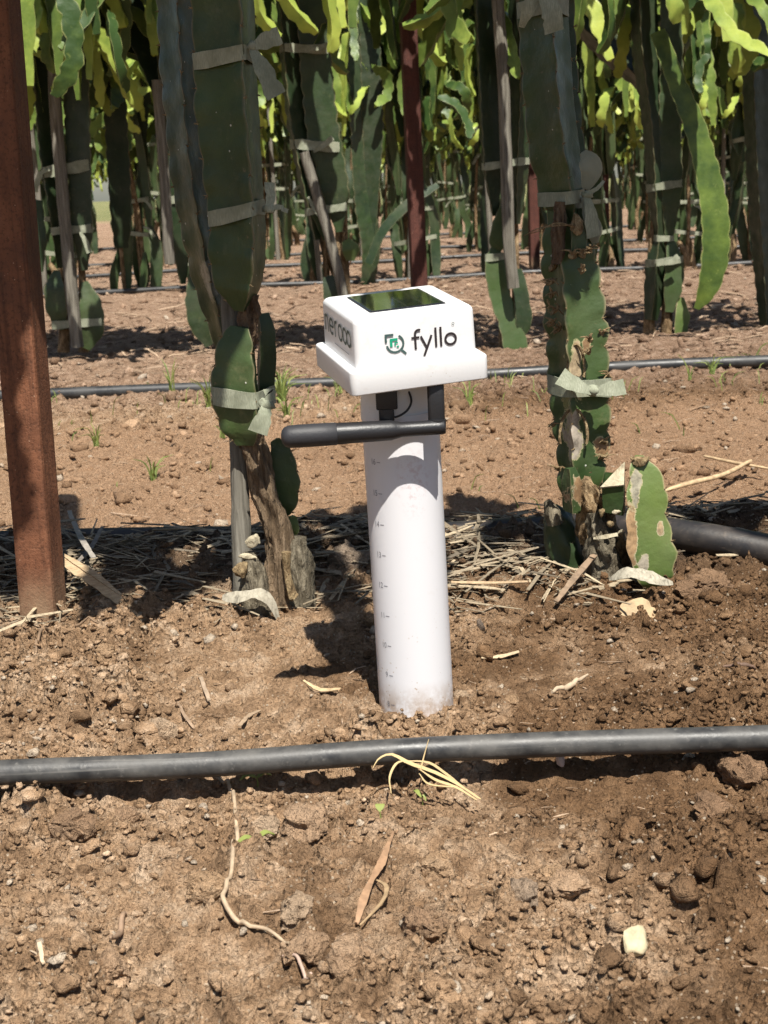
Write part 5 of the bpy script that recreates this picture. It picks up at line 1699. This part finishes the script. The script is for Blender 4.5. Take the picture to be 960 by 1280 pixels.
stalk('twig', [(58, 1236), (50, 1218), (40, 1204)], [.002, .004, .002], 'pale splinter in the lower left corner', 'twig', (.55, .42, .29), .004)
stalk('bent_twig', [(770, 640, .01), (820, 634, .01), (860, 628, .012), (905, 616, .016), (938, 600, .02)], [.001, .003, .004, .004, .003], 'bent tan twig on the furrow right of the scarred cactus', 'twig', (.50, .36, .21), .01, True)
stalk('bent_twig', [(880, 590, .012), (915, 598, .014), (960, 604, .012)], [.002, .003, .002], 'straight tan twig above the bent twig on the furrow', 'twig', (.50, .36, .21), .01, True)


# green weeds
M['weed'] = mat_stem('weed_green', (.13, .18, .045), (.27, .31, .085), (.30, .36, .09), 0, .5, None, .3, .25)


def weed(px_, py_, n, h, label, spread=.35, w=.0035, seed=1, name='grass_tuft', cat='grass'):
    rs_ = random.Random(seed); b = gp(px_, py_)
    r_ = empty(name, b); tag(r_, label, cat)
    w *= .55
    for i in range(int(n * 1.8)):
        a = rs_.uniform(0, 6.28); L_ = h * rs_.uniform(.35, 1.1); o_ = (.15 + spread * 1.2 * rs_.random()) * L_
        p_ = [(rs_.uniform(-.006, .006), rs_.uniform(-.006, .006), -.004), (math.cos(a) * o_ * .35, math.sin(a) * o_ * .35, L_ * .6), (math.cos(a) * o_, math.sin(a) * o_, L_ * (1 - .35 * o_ / L_))]
        v_, f_ = ribbon(catmull(p_, 7), [w, w * 1.1, w * .8, w * .15], (math.sin(a) * .3, -1, .2), .0006)
        mb = MB(); mb.add(v_, f_, tone=np.full(len(v_), rs_.random()), edge=np.zeros(len(v_))); mb.build('blade', M['weed'], r_)
    return r_


weed(192, 602, 7, .055, 'sparse green grass sprout on the furrow bank behind the rusty post', .8, .004, 1)
weed(216, 505, 6, .085, 'upright grass sprout in front of the second pipe, left of the tall cactus', .2, .005, 2)
weed(262, 512, 9, .075, 'grass tuft just left of the tied cactus stem', .45, .004, 3)
weed(278, 552, 6, .06, 'short grass tuft beside the stake on the furrow bank', .4, .0035, 4)
weed(352, 505, 16, .085, 'bushy grass tuft at the pipe between the cactus and the sensor', .8, .005, 5)
weed(358, 528, 9, .05, 'low grass tuft below the bushy one left of the sensor', .7, .004, 6)
weed(122, 560, 8, .05, 'yellowish grass sprigs behind the rusty post', .8, .003, 7)
weed(587, 507, 6, .06, 'small grass sprout right of the sensor neck', .5, .004, 8)
weed(862, 480, 5, .07, 'thin grass blades at the second pipe on the right', .3, .004, 9)
weed(940, 462, 7, .08, 'grass tuft at the second pipe by the right edge', .6, .005, 10)
weed(890, 470, 7, .045, 'low grass patch below the second pipe on the right', .9, .004, 11)
weed(425, 497, 8, .05, 'wispy grass behind the aerial left of the sensor head', .8, .003, 12)
weed(718, 428, 5, .06, 'faint grass blades behind the scarred cactus', .5, .004, 13)


mb = MB(); rs_ = random.Random(9)
for i in range(420):
    x_ = rs_.uniform(-.95, .95); y_ = 2.95 + rs_.gauss(0, .16) if rs_.random() < .8 else rs_.uniform(2.1, 2.7)
    if perlin([x_ * 4.0], [y_ * 5.0], 8)[0] < .12: continue
    z_ = gz(x_, y_); a = rs_.uniform(0, 6.28); L_ = rs_.uniform(.012, .05); o_ = L_ * rs_.uniform(.2, .9)
    mb.add(*ribbon(catmull([(x_, y_, z_ - .003), (x_ + .4 * o_ * math.cos(a), y_ + .4 * o_ * math.sin(a), z_ + L_ * .6), (x_ + o_ * math.cos(a), y_ + o_ * math.sin(a), z_ + L_ * .75)], 5), [.0016, .0018, .0003], (0, -1, .3), .0004), tone=rs_.random(), edge=0)
tag(mb.build('weeds', M['weed']), 'sparse thin weeds sprouting along the second drip pipe', 'weeds', None, 'stuff')


def seedling(px_, py_, leaves, label, seed=1):
    b = gp(px_, py_); r_ = empty('seedling', b); tag(r_, label, 'seedling')
    mb = MB(); mb.add(*tube([(0, 0, -.004), (.0005, 0, .004), (0, 0, .008)], [.0006, .0006, .0005], 6), tone=.6, edge=0); mb.build('stalk', M['weed'], r_)
    for a, L_, w_ in leaves:
        p_ = catmull([(0, 0, .008), (math.cos(a) * L_ * .5, math.sin(a) * L_ * .5, .012), (math.cos(a) * L_, math.sin(a) * L_, .008)], 7)
        v_, f_ = ribbon(p_, [.0008, w_ * .9, w_, w_ * .7, .0006], (0, -.2, 1), .0005)
        mb = MB(); mb.add(v_, f_, tone=.9, edge=0); mb.build('leaf', M['weed'], r_)


seedling(322, 986, [(3.4, .014, .006), (.3, .012, .006)], 'tiny two leaved green seedling right of the vine below the pipe')
seedling(322, 1068, [(3.6, .016, .005), (.5, .014, .005)], 'tiny narrow leaved green seedling between pale clods')
seedling(476, 1041, [(1.5, .009, .007)], 'single round green leaflet in the soil below the pipe')
seedling(528, 1008, [(2.2, .014, .004), (5.2, .006, .003)], 'tiny bluish green sprig right of the round leaflet')
